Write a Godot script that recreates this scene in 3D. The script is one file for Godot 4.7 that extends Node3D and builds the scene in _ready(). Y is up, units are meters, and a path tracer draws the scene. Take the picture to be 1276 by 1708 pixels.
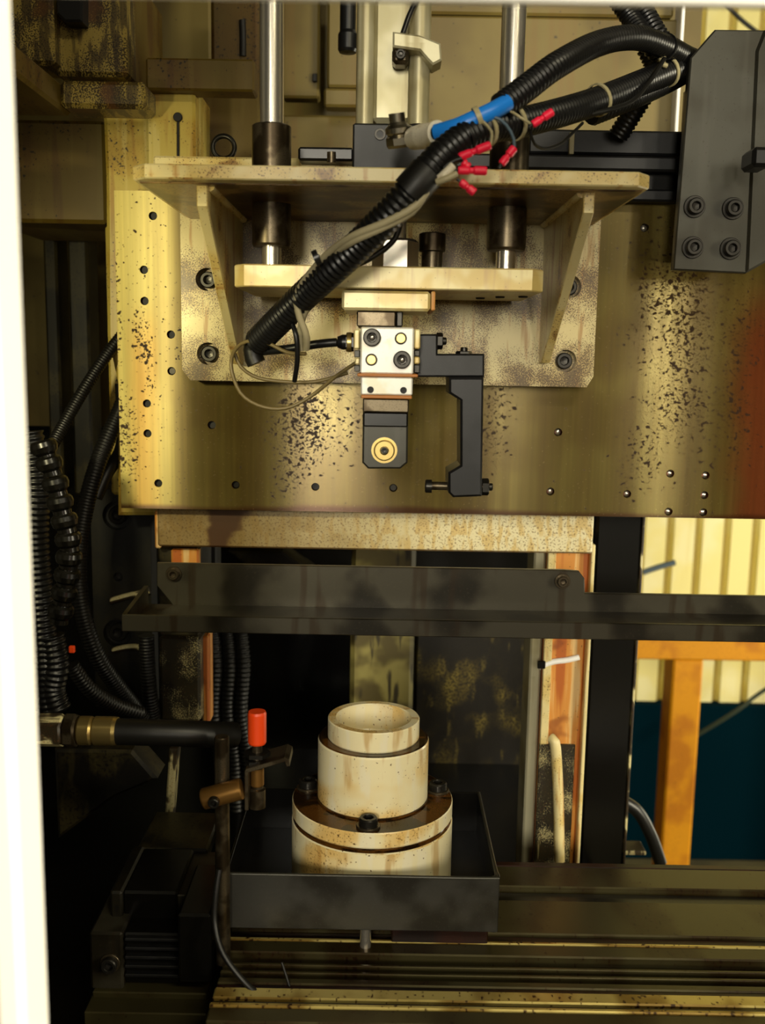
extends Node3D

# ---------------------------------------------------------------- measuring: camera and a way to turn a pixel at a distance into metres
const EYE := Vector3(0, 1.55, 0)
const FOC := 1660.0
var cam_basis := Basis.from_euler(Vector3(deg_to_rad(-8.8), 0, deg_to_rad(1.0)))
var names := {}
var M := {}
var shared := {}


func P(x: float, y: float, d: float) -> Vector3:
	var dir: Vector3 = cam_basis * Vector3((x - 638.0) / FOC, -(y - 854.0) / FOC, -1.0)
	return EYE + dir * (d / -dir.z)


func wid(x0: float, x1: float, y: float, d: float) -> float:
	return absf(P(x1, y, d).x - P(x0, y, d).x)


# ---------------------------------------------------------------- a mesh builder
class B:
	var v := PackedVector3Array()
	var n := PackedVector3Array()
	var u := PackedVector2Array()
	var xf := Transform3D()

	func tri(a: Vector3, b: Vector3, c: Vector3, na: Vector3, nb: Vector3, nc: Vector3, ua: Vector2, ub: Vector2, uc: Vector2) -> void:
		var A: Vector3 = xf * a
		var Bb: Vector3 = xf * b
		var Cc: Vector3 = xf * c
		var g := (Bb - A).cross(Cc - A)
		if g.length_squared() < 1e-18:
			return
		var nA: Vector3 = (xf.basis * na).normalized()
		var nB: Vector3 = (xf.basis * nb).normalized()
		var nC: Vector3 = (xf.basis * nc).normalized()
		v.append(A); n.append(nA); u.append(ua)
		if g.dot(nA + nB + nC) > 0.0:
			v.append(Cc); n.append(nC); u.append(uc)
			v.append(Bb); n.append(nB); u.append(ub)
		else:
			v.append(Bb); n.append(nB); u.append(ub)
			v.append(Cc); n.append(nC); u.append(uc)

	func uvp(p: Vector3, k: Vector3) -> Vector2:
		var a := k.abs()
		if a.z >= a.x and a.z >= a.y:
			return Vector2(p.x, -p.y)
		if a.x >= a.y:
			return Vector2(p.z, -p.y)
		return Vector2(p.x, p.z)

	func flat(a: Vector3, b: Vector3, c: Vector3, k: Vector3) -> void:
		tri(a, b, c, k, k, k, uvp(a, k), uvp(b, k), uvp(c, k))

	func quad(a: Vector3, b: Vector3, c: Vector3, d: Vector3, k: Vector3) -> void:
		flat(a, b, c, k)
		flat(a, c, d, k)

	func box(c: Vector3, s: Vector3, bev := 0.0015) -> B:
		var h := s * 0.5
		var e: float = minf(bev, minf(h.x, minf(h.y, h.z)) * 0.45)
		for ax in 3:
			var a1 := (ax + 1) % 3
			var a2 := (ax + 2) % 3
			for sg in [-1.0, 1.0]:
				var k := Vector3.ZERO
				k[ax] = sg
				var q := []
				for w in [[-1, -1], [1, -1], [1, 1], [-1, 1]]:
					var p := Vector3.ZERO
					p[ax] = sg * h[ax]
					p[a1] = w[0] * (h[a1] - e)
					p[a2] = w[1] * (h[a2] - e)
					q.append(c + p)
				quad(q[0], q[1], q[2], q[3], k)
		if e <= 0.0:
			return self
		for ax in 3:
			var a1 := (ax + 1) % 3
			var a2 := (ax + 2) % 3
			for s1 in [-1.0, 1.0]:
				for s2 in [-1.0, 1.0]:
					var q := []
					for w in [[-1, 0], [1, 0], [1, 1], [-1, 1]]:
						var p := Vector3.ZERO
						p[ax] = w[0] * (h[ax] - e)
						p[a1] = s1 * (h[a1] - (e if w[1] == 1 else 0.0))
						p[a2] = s2 * (h[a2] - (e if w[1] == 0 else 0.0))
						q.append(c + p)
					var k := Vector3.ZERO
					k[a1] = s1 * 0.7071
					k[a2] = s2 * 0.7071
					quad(q[0], q[1], q[2], q[3], k)
		for sx in [-1.0, 1.0]:
			for sy in [-1.0, 1.0]:
				for sz in [-1.0, 1.0]:
					var k := Vector3(sx, sy, sz)
					flat(c + k * (h - Vector3(0, e, e)), c + k * (h - Vector3(e, 0, e)), c + k * (h - Vector3(e, e, 0)), k.normalized())
		return self

	# an outline in x and y, from z0 (front) back to z1
	func prism(poly: PackedVector2Array, z0: float, z1: float, bev := 0.0) -> B:
		var pts := poly
		if Geometry2D.is_polygon_clockwise(pts):
			pts.reverse()
		var k := pts.size()
		var inn := PackedVector2Array()
		for i in k:
			var d0 := (pts[i] - pts[(i + k - 1) % k]).normalized()
			var d1 := (pts[(i + 1) % k] - pts[i]).normalized()
			var m := (Vector2(-d0.y, d0.x) + Vector2(-d1.y, d1.x))
			m = m.normalized() / maxf(0.35, m.length() * 0.5)
			inn.append(pts[i] + m * bev * (1.0 if Geometry2D.is_polygon_clockwise(pts) == false else -1.0))
		var s := signf(z0 - z1)
		var ids := Geometry2D.triangulate_polygon(inn)
		for t in range(0, ids.size(), 3):
			var q := [inn[ids[t]], inn[ids[t + 1]], inn[ids[t + 2]]]
			for w in [[z0, s], [z1, -s]]:
				flat(Vector3(q[0].x, q[0].y, w[0]), Vector3(q[1].x, q[1].y, w[0]), Vector3(q[2].x, q[2].y, w[0]), Vector3(0, 0, w[1]))
		for i in k:
			var a := pts[i]
			var b := pts[(i + 1) % k]
			var d := (b - a).normalized()
			var o := Vector3(d.y, -d.x, 0)
			quad(Vector3(a.x, a.y, z0 - s * bev), Vector3(b.x, b.y, z0 - s * bev), Vector3(b.x, b.y, z1 + s * bev), Vector3(a.x, a.y, z1 + s * bev), o)
			if bev > 0.0:
				var ia := inn[i]
				var ib := inn[(i + 1) % k]
				quad(Vector3(a.x, a.y, z0 - s * bev), Vector3(b.x, b.y, z0 - s * bev), Vector3(ib.x, ib.y, z0), Vector3(ia.x, ia.y, z0), (o + Vector3(0, 0, s)).normalized())
				quad(Vector3(a.x, a.y, z1 + s * bev), Vector3(b.x, b.y, z1 + s * bev), Vector3(ib.x, ib.y, z1), Vector3(ia.x, ia.y, z1), (o - Vector3(0, 0, s)).normalized())
		return self

	# profile of [radius, height] or [radius, height, 1] for a hexagonal ring; each stretch keeps its own normal
	func lathe(prof: Array, seg := 24) -> B:
		for j in prof.size() - 1:
			var p0 = prof[j]
			var p1 = prof[j + 1]
			var dr: float = p1[0] - p0[0]
			var dy: float = p1[1] - p0[1]
			var ln := sqrt(dr * dr + dy * dy)
			if ln < 1e-9:
				continue
			var hexed: bool = p0.size() > 2 and p1.size() > 2
			for i in seg:
				var q := []
				var nn := []
				var uu := []
				for e in [[p0, i], [p1, i], [p1, i + 1], [p0, i + 1]]:
					var th: float = TAU * e[1] / seg
					var r: float = e[0][0]
					if e[0].size() > 2:
						r *= 0.866 / cos(fposmod(th, PI / 3.0) - PI / 6.0)
					var on: float = th
					if hexed:
						on = floor((i + 0.5) / seg * 6.0) * PI / 3.0 + PI / 6.0
					q.append(Vector3(cos(th) * r, e[0][1], sin(th) * r))
					nn.append(Vector3(cos(on) * dy, -dr, sin(on) * dy) / ln)
					uu.append(Vector2(th * maxf(p0[0], p1[0]), -e[0][1] if absf(dy) > absf(dr) else e[0][0]))
				tri(q[0], q[1], q[2], nn[0], nn[1], nn[2], uu[0], uu[1], uu[2])
				tri(q[0], q[2], q[3], nn[0], nn[2], nn[3], uu[0], uu[2], uu[3])
		return self

	# a cable through points; with a pitch its wall is ribbed like split conduit
	func tube(pts: Array, r: float, seg := 10, pitch := 0.0, amp := 0.0, step := 0.006, closed := false) -> B:
		var c := Curve3D.new()
		c.bake_interval = 0.002
		var k := pts.size()
		for i in k:
			var t: Vector3 = (pts[mini(i + 1, k - 1)] - pts[maxi(i - 1, 0)]) / 6.0
			if closed:
				t = (pts[(i + 1) % (k - 1)] - pts[(i + k - 2) % (k - 1)]) / 6.0
			c.add_point(pts[i], -t, t)
		var L := c.get_baked_length()
		var st: float = pitch / 4.0 if pitch > 0.0 else step
		var cnt := int(ceil(L / st))
		var nrm := Vector3.ZERO
		var rings := []
		for i in cnt + 1:
			var s := minf(L, i * L / cnt)
			var p := c.sample_baked(s, true)
			var f := (c.sample_baked(minf(L, s + 0.001), true) - c.sample_baked(maxf(0.0, s - 0.001), true)).normalized()
			if i == 0:
				nrm = f.cross(Vector3.UP if absf(f.y) < 0.9 else Vector3.RIGHT).normalized()
			nrm = (nrm - f * nrm.dot(f)).normalized()
			var bi := f.cross(nrm)
			var rr := r
			var tilt := 0.0
			if pitch > 0.0:
				var ph: int = i % 4
				rr = r + (amp if ph < 2 else -amp)
				tilt = [-0.5, 0.5, 0.5, -0.5][ph]
			var ring := []
			for j in seg + 1:
				var th := TAU * j / seg
				var o := nrm * cos(th) + bi * sin(th)
				ring.append([p + o * rr, (o + f * tilt).normalized(), Vector2(th * r, s)])
			rings.append(ring)
		for i in rings.size() - 1:
			for j in seg:
				var a = rings[i][j]
				var b = rings[i + 1][j]
				var d = rings[i + 1][j + 1]
				var e = rings[i][j + 1]
				tri(a[0], b[0], d[0], a[1], b[1], d[1], a[2], b[2], d[2])
				tri(a[0], d[0], e[0], a[1], d[1], e[1], a[2], d[2], e[2])
		if not closed:
			for w in [0, rings.size() - 1]:
				var ring = rings[w]
				var mid := Vector3.ZERO
				for j in seg:
					mid += ring[j][0] / seg
				var other = rings[1 if w == 0 else w - 1][0][0]
				var k2: Vector3 = (ring[0][0] - other).normalized()
				for j in seg:
					flat(mid, ring[j][0], ring[j + 1][0], k2)
		return self

	# a plate facing +z with blind round holes [x, y, radius, depth]
	func plate(x0: float, y0: float, x1: float, y1: float, zf: float, zb: float, holes: Array) -> B:
		var xs := [x0, x1]
		var ys := [y0, y1]
		for h in holes:
			xs += [h[0] - h[2] * 1.25, h[0] + h[2] * 1.25]
			ys += [h[1] - h[2] * 1.25, h[1] + h[2] * 1.25]
		xs.sort()
		ys.sort()
		var k := Vector3(0, 0, 1)
		for i in xs.size() - 1:
			for j in ys.size() - 1:
				var c := Vector2(xs[i] + xs[i + 1], ys[j] + ys[j + 1]) * 0.5
				if xs[i + 1] - xs[i] < 1e-7 or ys[j + 1] - ys[j] < 1e-7:
					continue
				var hit := false
				for h in holes:
					if absf(c.x - h[0]) < h[2] * 1.25 and absf(c.y - h[1]) < h[2] * 1.25:
						hit = true
						break
				if not hit:
					quad(Vector3(xs[i], ys[j], zf), Vector3(xs[i + 1], ys[j], zf), Vector3(xs[i + 1], ys[j + 1], zf), Vector3(xs[i], ys[j + 1], zf), k)
		for h in holes:
			var g := 24
			for i in g:
				var q := []
				for w in [i, i + 1]:
					var th: float = TAU * w / g
					var o := Vector2(cos(th), sin(th))
					var e := o * 1.25 / maxf(absf(o.x), absf(o.y))
					q.append([Vector3(h[0] + o.x * h[2], h[1] + o.y * h[2], zf), Vector3(h[0] + e.x * h[2], h[1] + e.y * h[2], zf), -Vector3(o.x, o.y, 0)])
				quad(q[0][0], q[0][1], q[1][1], q[1][0], k)
				var dz := Vector3(0, 0, -h[3])
				quad(q[0][0], q[1][0], q[1][0] + dz, q[0][0] + dz, q[0][2])
				flat(Vector3(h[0], h[1], zf - h[3]), q[0][0] + dz, q[1][0] + dz, k)
		quad(Vector3(x0, y0, zf), Vector3(x1, y0, zf), Vector3(x1, y0, zb), Vector3(x0, y0, zb), Vector3(0, -1, 0))
		quad(Vector3(x0, y1, zf), Vector3(x1, y1, zf), Vector3(x1, y1, zb), Vector3(x0, y1, zb), Vector3(0, 1, 0))
		quad(Vector3(x0, y0, zf), Vector3(x0, y1, zf), Vector3(x0, y1, zb), Vector3(x0, y0, zb), Vector3(-1, 0, 0))
		quad(Vector3(x1, y0, zf), Vector3(x1, y1, zf), Vector3(x1, y1, zb), Vector3(x1, y0, zb), Vector3(1, 0, 0))
		quad(Vector3(x0, y0, zb), Vector3(x1, y0, zb), Vector3(x1, y1, zb), Vector3(x0, y1, zb), Vector3(0, 0, -1))
		return self

	func mesh(from := Vector3.ZERO) -> ArrayMesh:
		var w := v.duplicate()
		if from != Vector3.ZERO:
			for i in w.size():
				w[i] -= from
		var a := []
		a.resize(Mesh.ARRAY_MAX)
		a[Mesh.ARRAY_VERTEX] = w
		a[Mesh.ARRAY_NORMAL] = n
		a[Mesh.ARRAY_TEX_UV] = u
		var m := ArrayMesh.new()
		m.add_surface_from_arrays(Mesh.PRIMITIVE_TRIANGLES, a)
		return m


# ---------------------------------------------------------------- things, parts, the setting
func numbered(called: String) -> String:
	var k: int = names.get(called, 0)
	names[called] = k + 1
	return called if k == 0 else "%s_%03d" % [called, k]


func tag(o: Node3D, label: String, category: String, group := "") -> Node3D:
	o.set_meta("label", label)
	o.set_meta("category", category)
	if group:
		o.set_meta("group", group)
	return o


func thing(called: String, label: String, category: String, at: Vector3, group := "") -> Node3D:
	var o := Node3D.new()
	o.name = numbered(called)
	o.position = at
	add_child(o)
	return tag(o, label, category, group)


func origin_of(o: Node) -> Vector3:
	var p := Vector3.ZERO
	while o != self and o != null:
		p += o.position
		o = o.get_parent()
	return p


func part(called: String, b: B, mat: Material, parent: Node, label := "") -> MeshInstance3D:
	var o := MeshInstance3D.new()
	o.name = called
	o.mesh = b.mesh(origin_of(parent))
	o.material_override = mat
	parent.add_child(o, true)
	if label:
		o.set_meta("label", label)
	return o


func solo(called: String, b: B, mat: Material, label: String, category: String, group := "") -> MeshInstance3D:
	var o := MeshInstance3D.new()
	o.name = numbered(called)
	var mid := AABB(b.v[0], Vector3.ZERO)
	for p in b.v:
		mid = mid.expand(p)
	var at := mid.get_center()
	o.position = at
	o.mesh = b.mesh(at)
	o.material_override = mat
	add_child(o)
	tag(o, label, category, group)
	return o


func struct(called: String, b: B, mat: Material, parent: Node = self) -> MeshInstance3D:
	var o := MeshInstance3D.new()
	o.name = called
	o.mesh = b.mesh(Vector3.ZERO if parent == self else origin_of(parent))
	o.material_override = mat
	parent.add_child(o, true)
	if parent == self:
		o.set_meta("kind", "structure")
	return o


func piece(called: String, m: Mesh, mat: Material, parent: Node, at: Vector3, dir: Vector3, s: float, label := "") -> MeshInstance3D:
	var o := MeshInstance3D.new()
	o.name = called
	o.mesh = m
	o.material_override = mat
	o.transform = Transform3D(along(dir).scaled(Vector3.ONE * s), at - origin_of(parent))
	parent.add_child(o, true)
	if label:
		o.set_meta("label", label)
	return o


func along(dir: Vector3) -> Basis:      # y points along dir
	var y := dir.normalized()
	var x := (Vector3(0, 0, 1) if absf(y.z) < 0.9 else Vector3(1, 0, 0)).cross(y).normalized()
	return Basis(x, y, x.cross(y))


func pbox(b: B, x0: float, y0: float, x1: float, y1: float, d0: float, d1: float, bev := 0.0012) -> B:
	var xm := (x0 + x1) * 0.5
	var ym := (y0 + y1) * 0.5
	var c := P(xm, ym, d0)
	var w := wid(x0, x1, ym, d0)
	var h := P(xm, y0, d0).y - P(xm, y1, d0).y
	return b.box(Vector3(c.x, c.y, -(d0 + d1) * 0.5), Vector3(w, h, d1 - d0), bev)


func ppoly(pts: Array, d: float) -> PackedVector2Array:
	var o := PackedVector2Array()
	for p in pts:
		var q := P(p[0], p[1], d)
		o.append(Vector2(q.x, q.y))
	return o


func path(pts: Array) -> Array:
	var o := []
	for p in pts:
		o.append(P(p[0], p[1], p[2]))
	return o


func band(at: Vector3, dir: Vector3, r: float, w: float, t := 0.0012) -> B:      # a strap round a cable, with its lock
	var b := B.new()
	b.xf = Transform3D(along(dir), at)
	b.lathe([[r, -w * 0.5], [r + t, -w * 0.5], [r + t, w * 0.5], [r, w * 0.5], [r, -w * 0.5]], 20)
	b.box(Vector3(0.0, 0.0, r + t * 1.4), Vector3(w * 1.3, w * 1.2, t * 2.4), 0.0003)
	return b


# ---------------------------------------------------------------- computed surfaces
func nz(sd: int, w: int, h: int, freq: float, kind := 0, oct := 4) -> PackedByteArray:
	var f := FastNoiseLite.new()
	f.seed = sd
	f.frequency = freq
	f.noise_type = [FastNoiseLite.TYPE_SIMPLEX_SMOOTH, FastNoiseLite.TYPE_CELLULAR, FastNoiseLite.TYPE_PERLIN][kind]
	f.fractal_octaves = oct
	f.fractal_type = FastNoiseLite.FRACTAL_FBM if oct > 1 else FastNoiseLite.FRACTAL_NONE
	var im := f.get_seamless_image(w, h, false, false, 0.12)
	im.convert(Image.FORMAT_L8)
	return im.get_data()


func streaks(sd: int, w: int, h: int, freq: float, sq: int) -> PackedByteArray:      # noise drawn out downwards
	var f := FastNoiseLite.new()
	f.seed = sd
	f.frequency = freq
	f.fractal_octaves = 4
	var im := f.get_seamless_image(w, maxi(8, h / sq), false, false, 0.15)
	im.convert(Image.FORMAT_L8)
	im.resize(w, h, Image.INTERPOLATE_CUBIC)
	return im.get_data()


func ss(a: float, b: float, x: float) -> float:
	var t := clampf((x - a) / (b - a), 0.0, 1.0)
	return t * t * (3.0 - 2.0 * t)


# o: base, and stains [colour, which noise, from, to, strength]; noise 0 = blotches, 1 = runs, 2 = fine specks, 3 = larger specks
func grime(sd: int, w: int, h: int, base: Color, stains: Array, sq := 12) -> ImageTexture:
	var ns := [nz(sd, w, h, 3.0 / w), streaks(sd + 1, w, h, 14.0 / w, sq), nz(sd + 2, w, h, 105.0 / w, 0, 2), nz(sd + 3, w, h, 62.0 / w, 0, 2)]
	var cnt := w * h
	var r := PackedFloat32Array()
	r.resize(cnt)
	var g := r.duplicate()
	var b := r.duplicate()
	r.fill(base.r8)
	g.fill(base.g8)
	b.fill(base.b8)
	var gate: PackedByteArray = ns[0]
	for s in stains:
		var lut := PackedFloat32Array()
		lut.resize(768)
		for i in 768:
			lut[i] = ss(s[2], s[3], (i - 256) / 255.0) * s[4]
		var src: PackedByteArray = ns[s[1]]
		var c: Color = s[0]
		var cr: float = c.r8
		var cg: float = c.g8
		var cb: float = c.b8
		var amt: float = s[5] if s.size() > 5 else 0.0
		for i in cnt:
			var k: float = lut[src[i] + 256] if amt == 0.0 else lut[src[i] + 256 + int((gate[i] - 128) * amt)]
			if k > 0.004:
				r[i] += (cr - r[i]) * k
				g[i] += (cg - g[i]) * k
				b[i] += (cb - b[i]) * k
	var out := PackedByteArray()
	out.resize(cnt * 3)
	for i in cnt:
		out[i * 3] = int(r[i])
		out[i * 3 + 1] = int(g[i])
		out[i * 3 + 2] = int(b[i])
	return ImageTexture.create_from_image(Image.create_from_data(w, h, false, Image.FORMAT_RGB8, out))


func mat(called: String, c: Color, rough: float, metal := 0.0, tex: Texture2D = null, size := 0.3, extra := {}) -> StandardMaterial3D:
	var m := StandardMaterial3D.new()
	m.resource_name = called
	m.albedo_color = c
	m.roughness = rough
	m.metallic = metal
	if tex:
		m.albedo_texture = tex
		m.uv1_scale = Vector3(1.0 / size, 1.0 / size, 1)
	for k in extra:
		m.set(k, extra[k])
	M[called] = m
	return m


func rgb(r: int, g: int, b: int) -> Color:
	return Color8(r, g, b)


func make_materials() -> void:
	var rust := rgb(104, 58, 22)
	var dark := rgb(40, 30, 16)
	var cream := grime(11, 640, 640, rgb(190, 168, 78), [[rgb(172, 138, 48), 0, 0.4, 0.75, 0.7], [rgb(140, 92, 30), 1, 0.62, 0.85, 0.45], [rgb(222, 210, 150), 1, 0.4, 0.2, 0.4], [dark, 3, 0.82, 0.86, 0.85, 0.3], [rgb(90, 62, 25), 2, 0.8, 0.87, 0.6, 0.3]])
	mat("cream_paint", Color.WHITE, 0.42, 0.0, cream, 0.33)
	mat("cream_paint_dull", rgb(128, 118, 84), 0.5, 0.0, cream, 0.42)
	mat("panel_paint", Color.WHITE, 0.5, 0.0, grime(21, 400, 400, rgb(112, 97, 46), [[rgb(90, 74, 30), 0, 0.4, 0.8, 0.7], [rgb(112, 84, 38), 1, 0.66, 0.88, 0.35], [rgb(40, 32, 18), 3, 0.88, 0.91, 0.8]], 24), 0.6)
	mat("mottled_casting", Color.WHITE, 0.45, 0.0, grime(31, 640, 640, rgb(150, 130, 62), [[dark, 1, 0.46, 0.66, 0.6], [dark, 2, 0.46, 0.62, 0.9, 0.7], [rgb(110, 66, 25), 0, 0.6, 0.85, 0.5]], 5), 0.22)
	mat("white_paint", Color.WHITE, 0.35, 0.0, grime(41, 640, 640, rgb(224, 208, 152), [[rgb(204, 172, 92), 0, 0.45, 0.75, 0.6], [rgb(160, 96, 36), 1, 0.7, 0.88, 0.5], [rust, 0, 0.8, 0.9, 0.5], [rgb(64, 36, 16), 2, 0.82, 0.88, 0.8, 0.4]]), 0.24)
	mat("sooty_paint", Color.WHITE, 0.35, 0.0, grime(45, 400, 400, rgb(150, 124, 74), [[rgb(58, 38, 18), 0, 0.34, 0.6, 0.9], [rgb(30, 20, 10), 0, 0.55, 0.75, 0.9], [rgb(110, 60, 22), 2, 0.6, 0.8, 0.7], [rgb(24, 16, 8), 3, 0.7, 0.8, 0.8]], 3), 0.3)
	mat("mount_paint", Color.WHITE, 0.3, 0.15, grime(51, 640, 640, rgb(184, 170, 122), [[rgb(142, 116, 62), 0, 0.36, 0.7, 0.75], [rgb(130, 84, 32), 1, 0.66, 0.88, 0.5], [rgb(62, 48, 27), 2, 0.48, 0.66, 0.75, 0.9], [rgb(60, 32, 14), 3, 0.82, 0.87, 0.8, 0.2]]), 0.18)
	mat("rusty_paint", Color.WHITE, 0.5, 0.0, grime(61, 400, 400, rgb(206, 138, 58), [[rgb(170, 84, 22), 1, 0.5, 0.75, 0.8], [rgb(226, 196, 140), 1, 0.38, 0.2, 0.8], [dark, 3, 0.86, 0.9, 0.8], [rgb(110, 50, 14), 0, 0.66, 0.85, 0.5]], 20), 0.24)
	mat("chipped_white", Color.WHITE, 0.45, 0.0, grime(71, 400, 400, rgb(196, 186, 138), [[rgb(34, 26, 14), 0, 0.4, 0.56, 0.95], [rgb(40, 30, 18), 1, 0.56, 0.7, 0.85], [rgb(44, 36, 22), 2, 0.7, 0.78, 0.9, 0.5], [rgb(120, 64, 24), 3, 0.72, 0.84, 0.6]], 6), 0.16)
	mat("rear_paint", Color.WHITE, 0.5, 0.0, grime(77, 256, 256, rgb(150, 140, 78), [[rgb(70, 60, 28), 0, 0.35, 0.7, 0.8], [rgb(30, 24, 12), 1, 0.6, 0.8, 0.8]], 6), 0.3)
	mat("mottled_dark", Color.WHITE, 0.4, 0.0, grime(79, 400, 400, rgb(20, 16, 8), [[rgb(86, 74, 26), 0, 0.42, 0.85, 0.75], [rgb(116, 102, 42), 1, 0.62, 0.85, 0.5, 0.5], [rgb(14, 10, 5), 3, 0.45, 0.7, 0.7]], 4), 0.3)
	mat("worn_dark", Color.WHITE, 0.4, 0.0, grime(75, 400, 400, rgb(40, 34, 18), [[rgb(16, 12, 7), 0, 0.4, 0.7, 0.8], [rgb(196, 184, 132), 2, 0.74, 0.82, 0.9, 0.9], [rgb(170, 158, 108), 1, 0.78, 0.86, 0.7], [rgb(96, 50, 18), 3, 0.74, 0.84, 0.6]], 10), 0.16)
	mat("grimy_paint", Color.WHITE, 0.4, 0.0, grime(81, 400, 400, rgb(52, 46, 24), [[rgb(12, 10, 6), 0, 0.35, 0.65, 0.9], [rgb(12, 9, 6), 3, 0.5, 0.75, 0.8, 0.5], [rgb(84, 76, 40), 1, 0.66, 0.85, 0.35]], 5), 0.3)
	mat("dark_paint", rgb(120, 116, 92), 0.45, 0.0, M["grimy_paint"].albedo_texture, 0.4)
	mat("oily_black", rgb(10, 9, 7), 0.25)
	mat("black_oxide", Color.WHITE, 0.42, 0.3, grime(91, 400, 400, rgb(31, 31, 33), [[rgb(52, 52, 50), 2, 0.66, 0.84, 0.4], [rgb(18, 18, 18), 0, 0.4, 0.7, 0.6]]), 0.2)
	mat("black_plastic", rgb(15, 15, 16), 0.33)
	mat("black_rubber", rgb(16, 15, 13), 0.42)
	mat("grey_sheet", Color.WHITE, 0.4, 0.5, grime(95, 400, 400, rgb(66, 65, 58), [[rgb(50, 47, 38), 0, 0.35, 0.7, 0.7], [rgb(80, 78, 72), 1, 0.66, 0.88, 0.3], [rgb(34, 30, 20), 2, 0.84, 0.9, 0.5]], 20), 0.3)
	mat("tray_steel", Color.WHITE, 0.36, 0.5, grime(97, 400, 400, rgb(68, 64, 52), [[rgb(26, 22, 13), 0, 0.35, 0.7, 0.85], [rgb(84, 78, 62), 2, 0.72, 0.88, 0.3], [rgb(44, 30, 14), 1, 0.62, 0.85, 0.5]]), 0.36)
	mat("pan_steel", Color.WHITE, 0.3, 0.7, grime(99, 400, 400, rgb(84, 83, 79), [[rgb(52, 50, 45), 0, 0.35, 0.7, 0.8], [rgb(108, 107, 104), 2, 0.7, 0.85, 0.2]]), 0.3)
	mat("chrome", rgb(226, 220, 206), 0.24, 0.9)
	mat("steel", rgb(150, 143, 126), 0.3, 1.0)
	mat("dark_steel", Color.WHITE, 0.32, 0.8, grime(101, 256, 256, rgb(100, 90, 72), [[rgb(52, 42, 28), 0, 0.4, 0.7, 0.8], [rgb(40, 30, 20), 2, 0.7, 0.82, 0.6]]), 0.1)
	mat("bolt_black", rgb(50, 48, 44), 0.32, 0.75)
	mat("hole_black", rgb(12, 9, 7), 0.6)
	mat("brass", rgb(190, 166, 104), 0.32, 0.9)
	mat("aluminium", Color.WHITE, 0.36, 0.35, grime(103, 400, 400, rgb(196, 190, 158), [[rgb(150, 140, 100), 0, 0.4, 0.75, 0.6], [rgb(120, 106, 66), 1, 0.62, 0.86, 0.5]], 24), 0.3)
	mat("gripper_white", Color.WHITE, 0.32, 0.1, grime(105, 400, 400, rgb(238, 236, 226), [[rgb(220, 206, 166), 0, 0.55, 0.85, 0.5], [rgb(150, 90, 40), 2, 0.88, 0.92, 0.6]]), 0.1)
	mat("rust_line", rgb(186, 116, 44), 0.5)
	mat("carrier_paint", Color.WHITE, 0.32, 0.1, grime(107, 400, 400, rgb(222, 208, 152), [[rgb(200, 170, 92), 0, 0.42, 0.7, 0.7], [rgb(176, 140, 104), 1, 0.62, 0.88, 0.4], [rgb(80, 50, 22), 2, 0.88, 0.92, 0.8]]), 0.2)
	make_bar_material()
	mat("nylon", Color.WHITE, 0.28, 0.0, grime(109, 640, 640, rgb(246, 234, 190), [[rgb(224, 176, 88), 0, 0.5, 0.85, 0.7], [rgb(168, 114, 46), 1, 0.64, 0.9, 0.4], [rgb(244, 238, 214), 1, 0.4, 0.2, 0.5], [rgb(70, 44, 16), 3, 0.88, 0.91, 0.9], [rgb(110, 70, 26), 2, 0.84, 0.92, 0.5, 0.5]], 5), 0.34)
	mat("oily_brown", Color.WHITE, 0.12, 0.0, grime(111, 256, 256, rgb(84, 52, 18), [[rgb(26, 15, 6), 0, 0.4, 0.65, 0.9], [rgb(140, 98, 44), 2, 0.66, 0.82, 0.4]]), 0.14)
	mat("white_frame", rgb(248, 246, 242), 0.4)
	mat("frame_cream", Color.WHITE, 0.5, 0.0, grime(113, 256, 512, rgb(122, 118, 98), [[rgb(104, 72, 28), 1, 0.62, 0.8, 0.7], [rgb(104, 98, 78), 0, 0.4, 0.7, 0.5]], 30), 0.3)
	mat("blue_tube", rgb(28, 128, 228), 0.35)
	mat("red_vinyl", rgb(250, 30, 70), 0.35)
	mat("white_plastic", Color.WHITE, 0.4, 0.0, grime(115, 256, 256, rgb(222, 214, 192), [[rgb(150, 130, 92), 0, 0.6, 0.85, 0.6], [dark, 2, 0.8, 0.88, 0.7]]), 0.08)
	mat("tie_clear", rgb(168, 158, 120), 0.4)
	mat("grey_cable", rgb(166, 156, 124), 0.45)
	mat("tan_wire", rgb(104, 90, 56), 0.45)
	mat("orange_plastic", rgb(230, 68, 12), 0.4)
	mat("amber", rgb(150, 110, 56), 0.35, 0.8)
	mat("cladding", Color.WHITE, 0.55, 0.0, grime(117, 256, 256, rgb(236, 224, 150), [[rgb(242, 236, 192), 0, 0.4, 0.7, 0.6], [rgb(220, 204, 120), 1, 0.6, 0.85, 0.3]], 20), 0.8)
	mat("cladding_deep", rgb(170, 150, 72), 0.55)
	mat("wainscot", rgb(0, 26, 36), 0.8, 0.0, null, 1.0, {"metallic_specular": 0.1})
	mat("fence_yellow", Color.WHITE, 0.45, 0.0, grime(119, 400, 400, rgb(222, 150, 14), [[rgb(176, 100, 10), 0, 0.45, 0.75, 0.6], [rgb(126, 70, 14), 2, 0.74, 0.84, 0.5], [rgb(80, 44, 12), 3, 0.88, 0.92, 0.7]]), 0.5)
	mat("hall_floor", Color.WHITE, 0.6, 0.0, grime(121, 256, 256, rgb(84, 78, 52), [[rgb(60, 56, 40), 0, 0.4, 0.7, 0.7]]), 1.0)
	mat("hall_wall", rgb(62, 58, 46), 0.7)
	mat("machine_sheet", rgb(70, 66, 52), 0.6)
	mat("blue_column", rgb(74, 92, 104), 0.5)
	mat("cable_green", rgb(44, 56, 40), 0.5)
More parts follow.
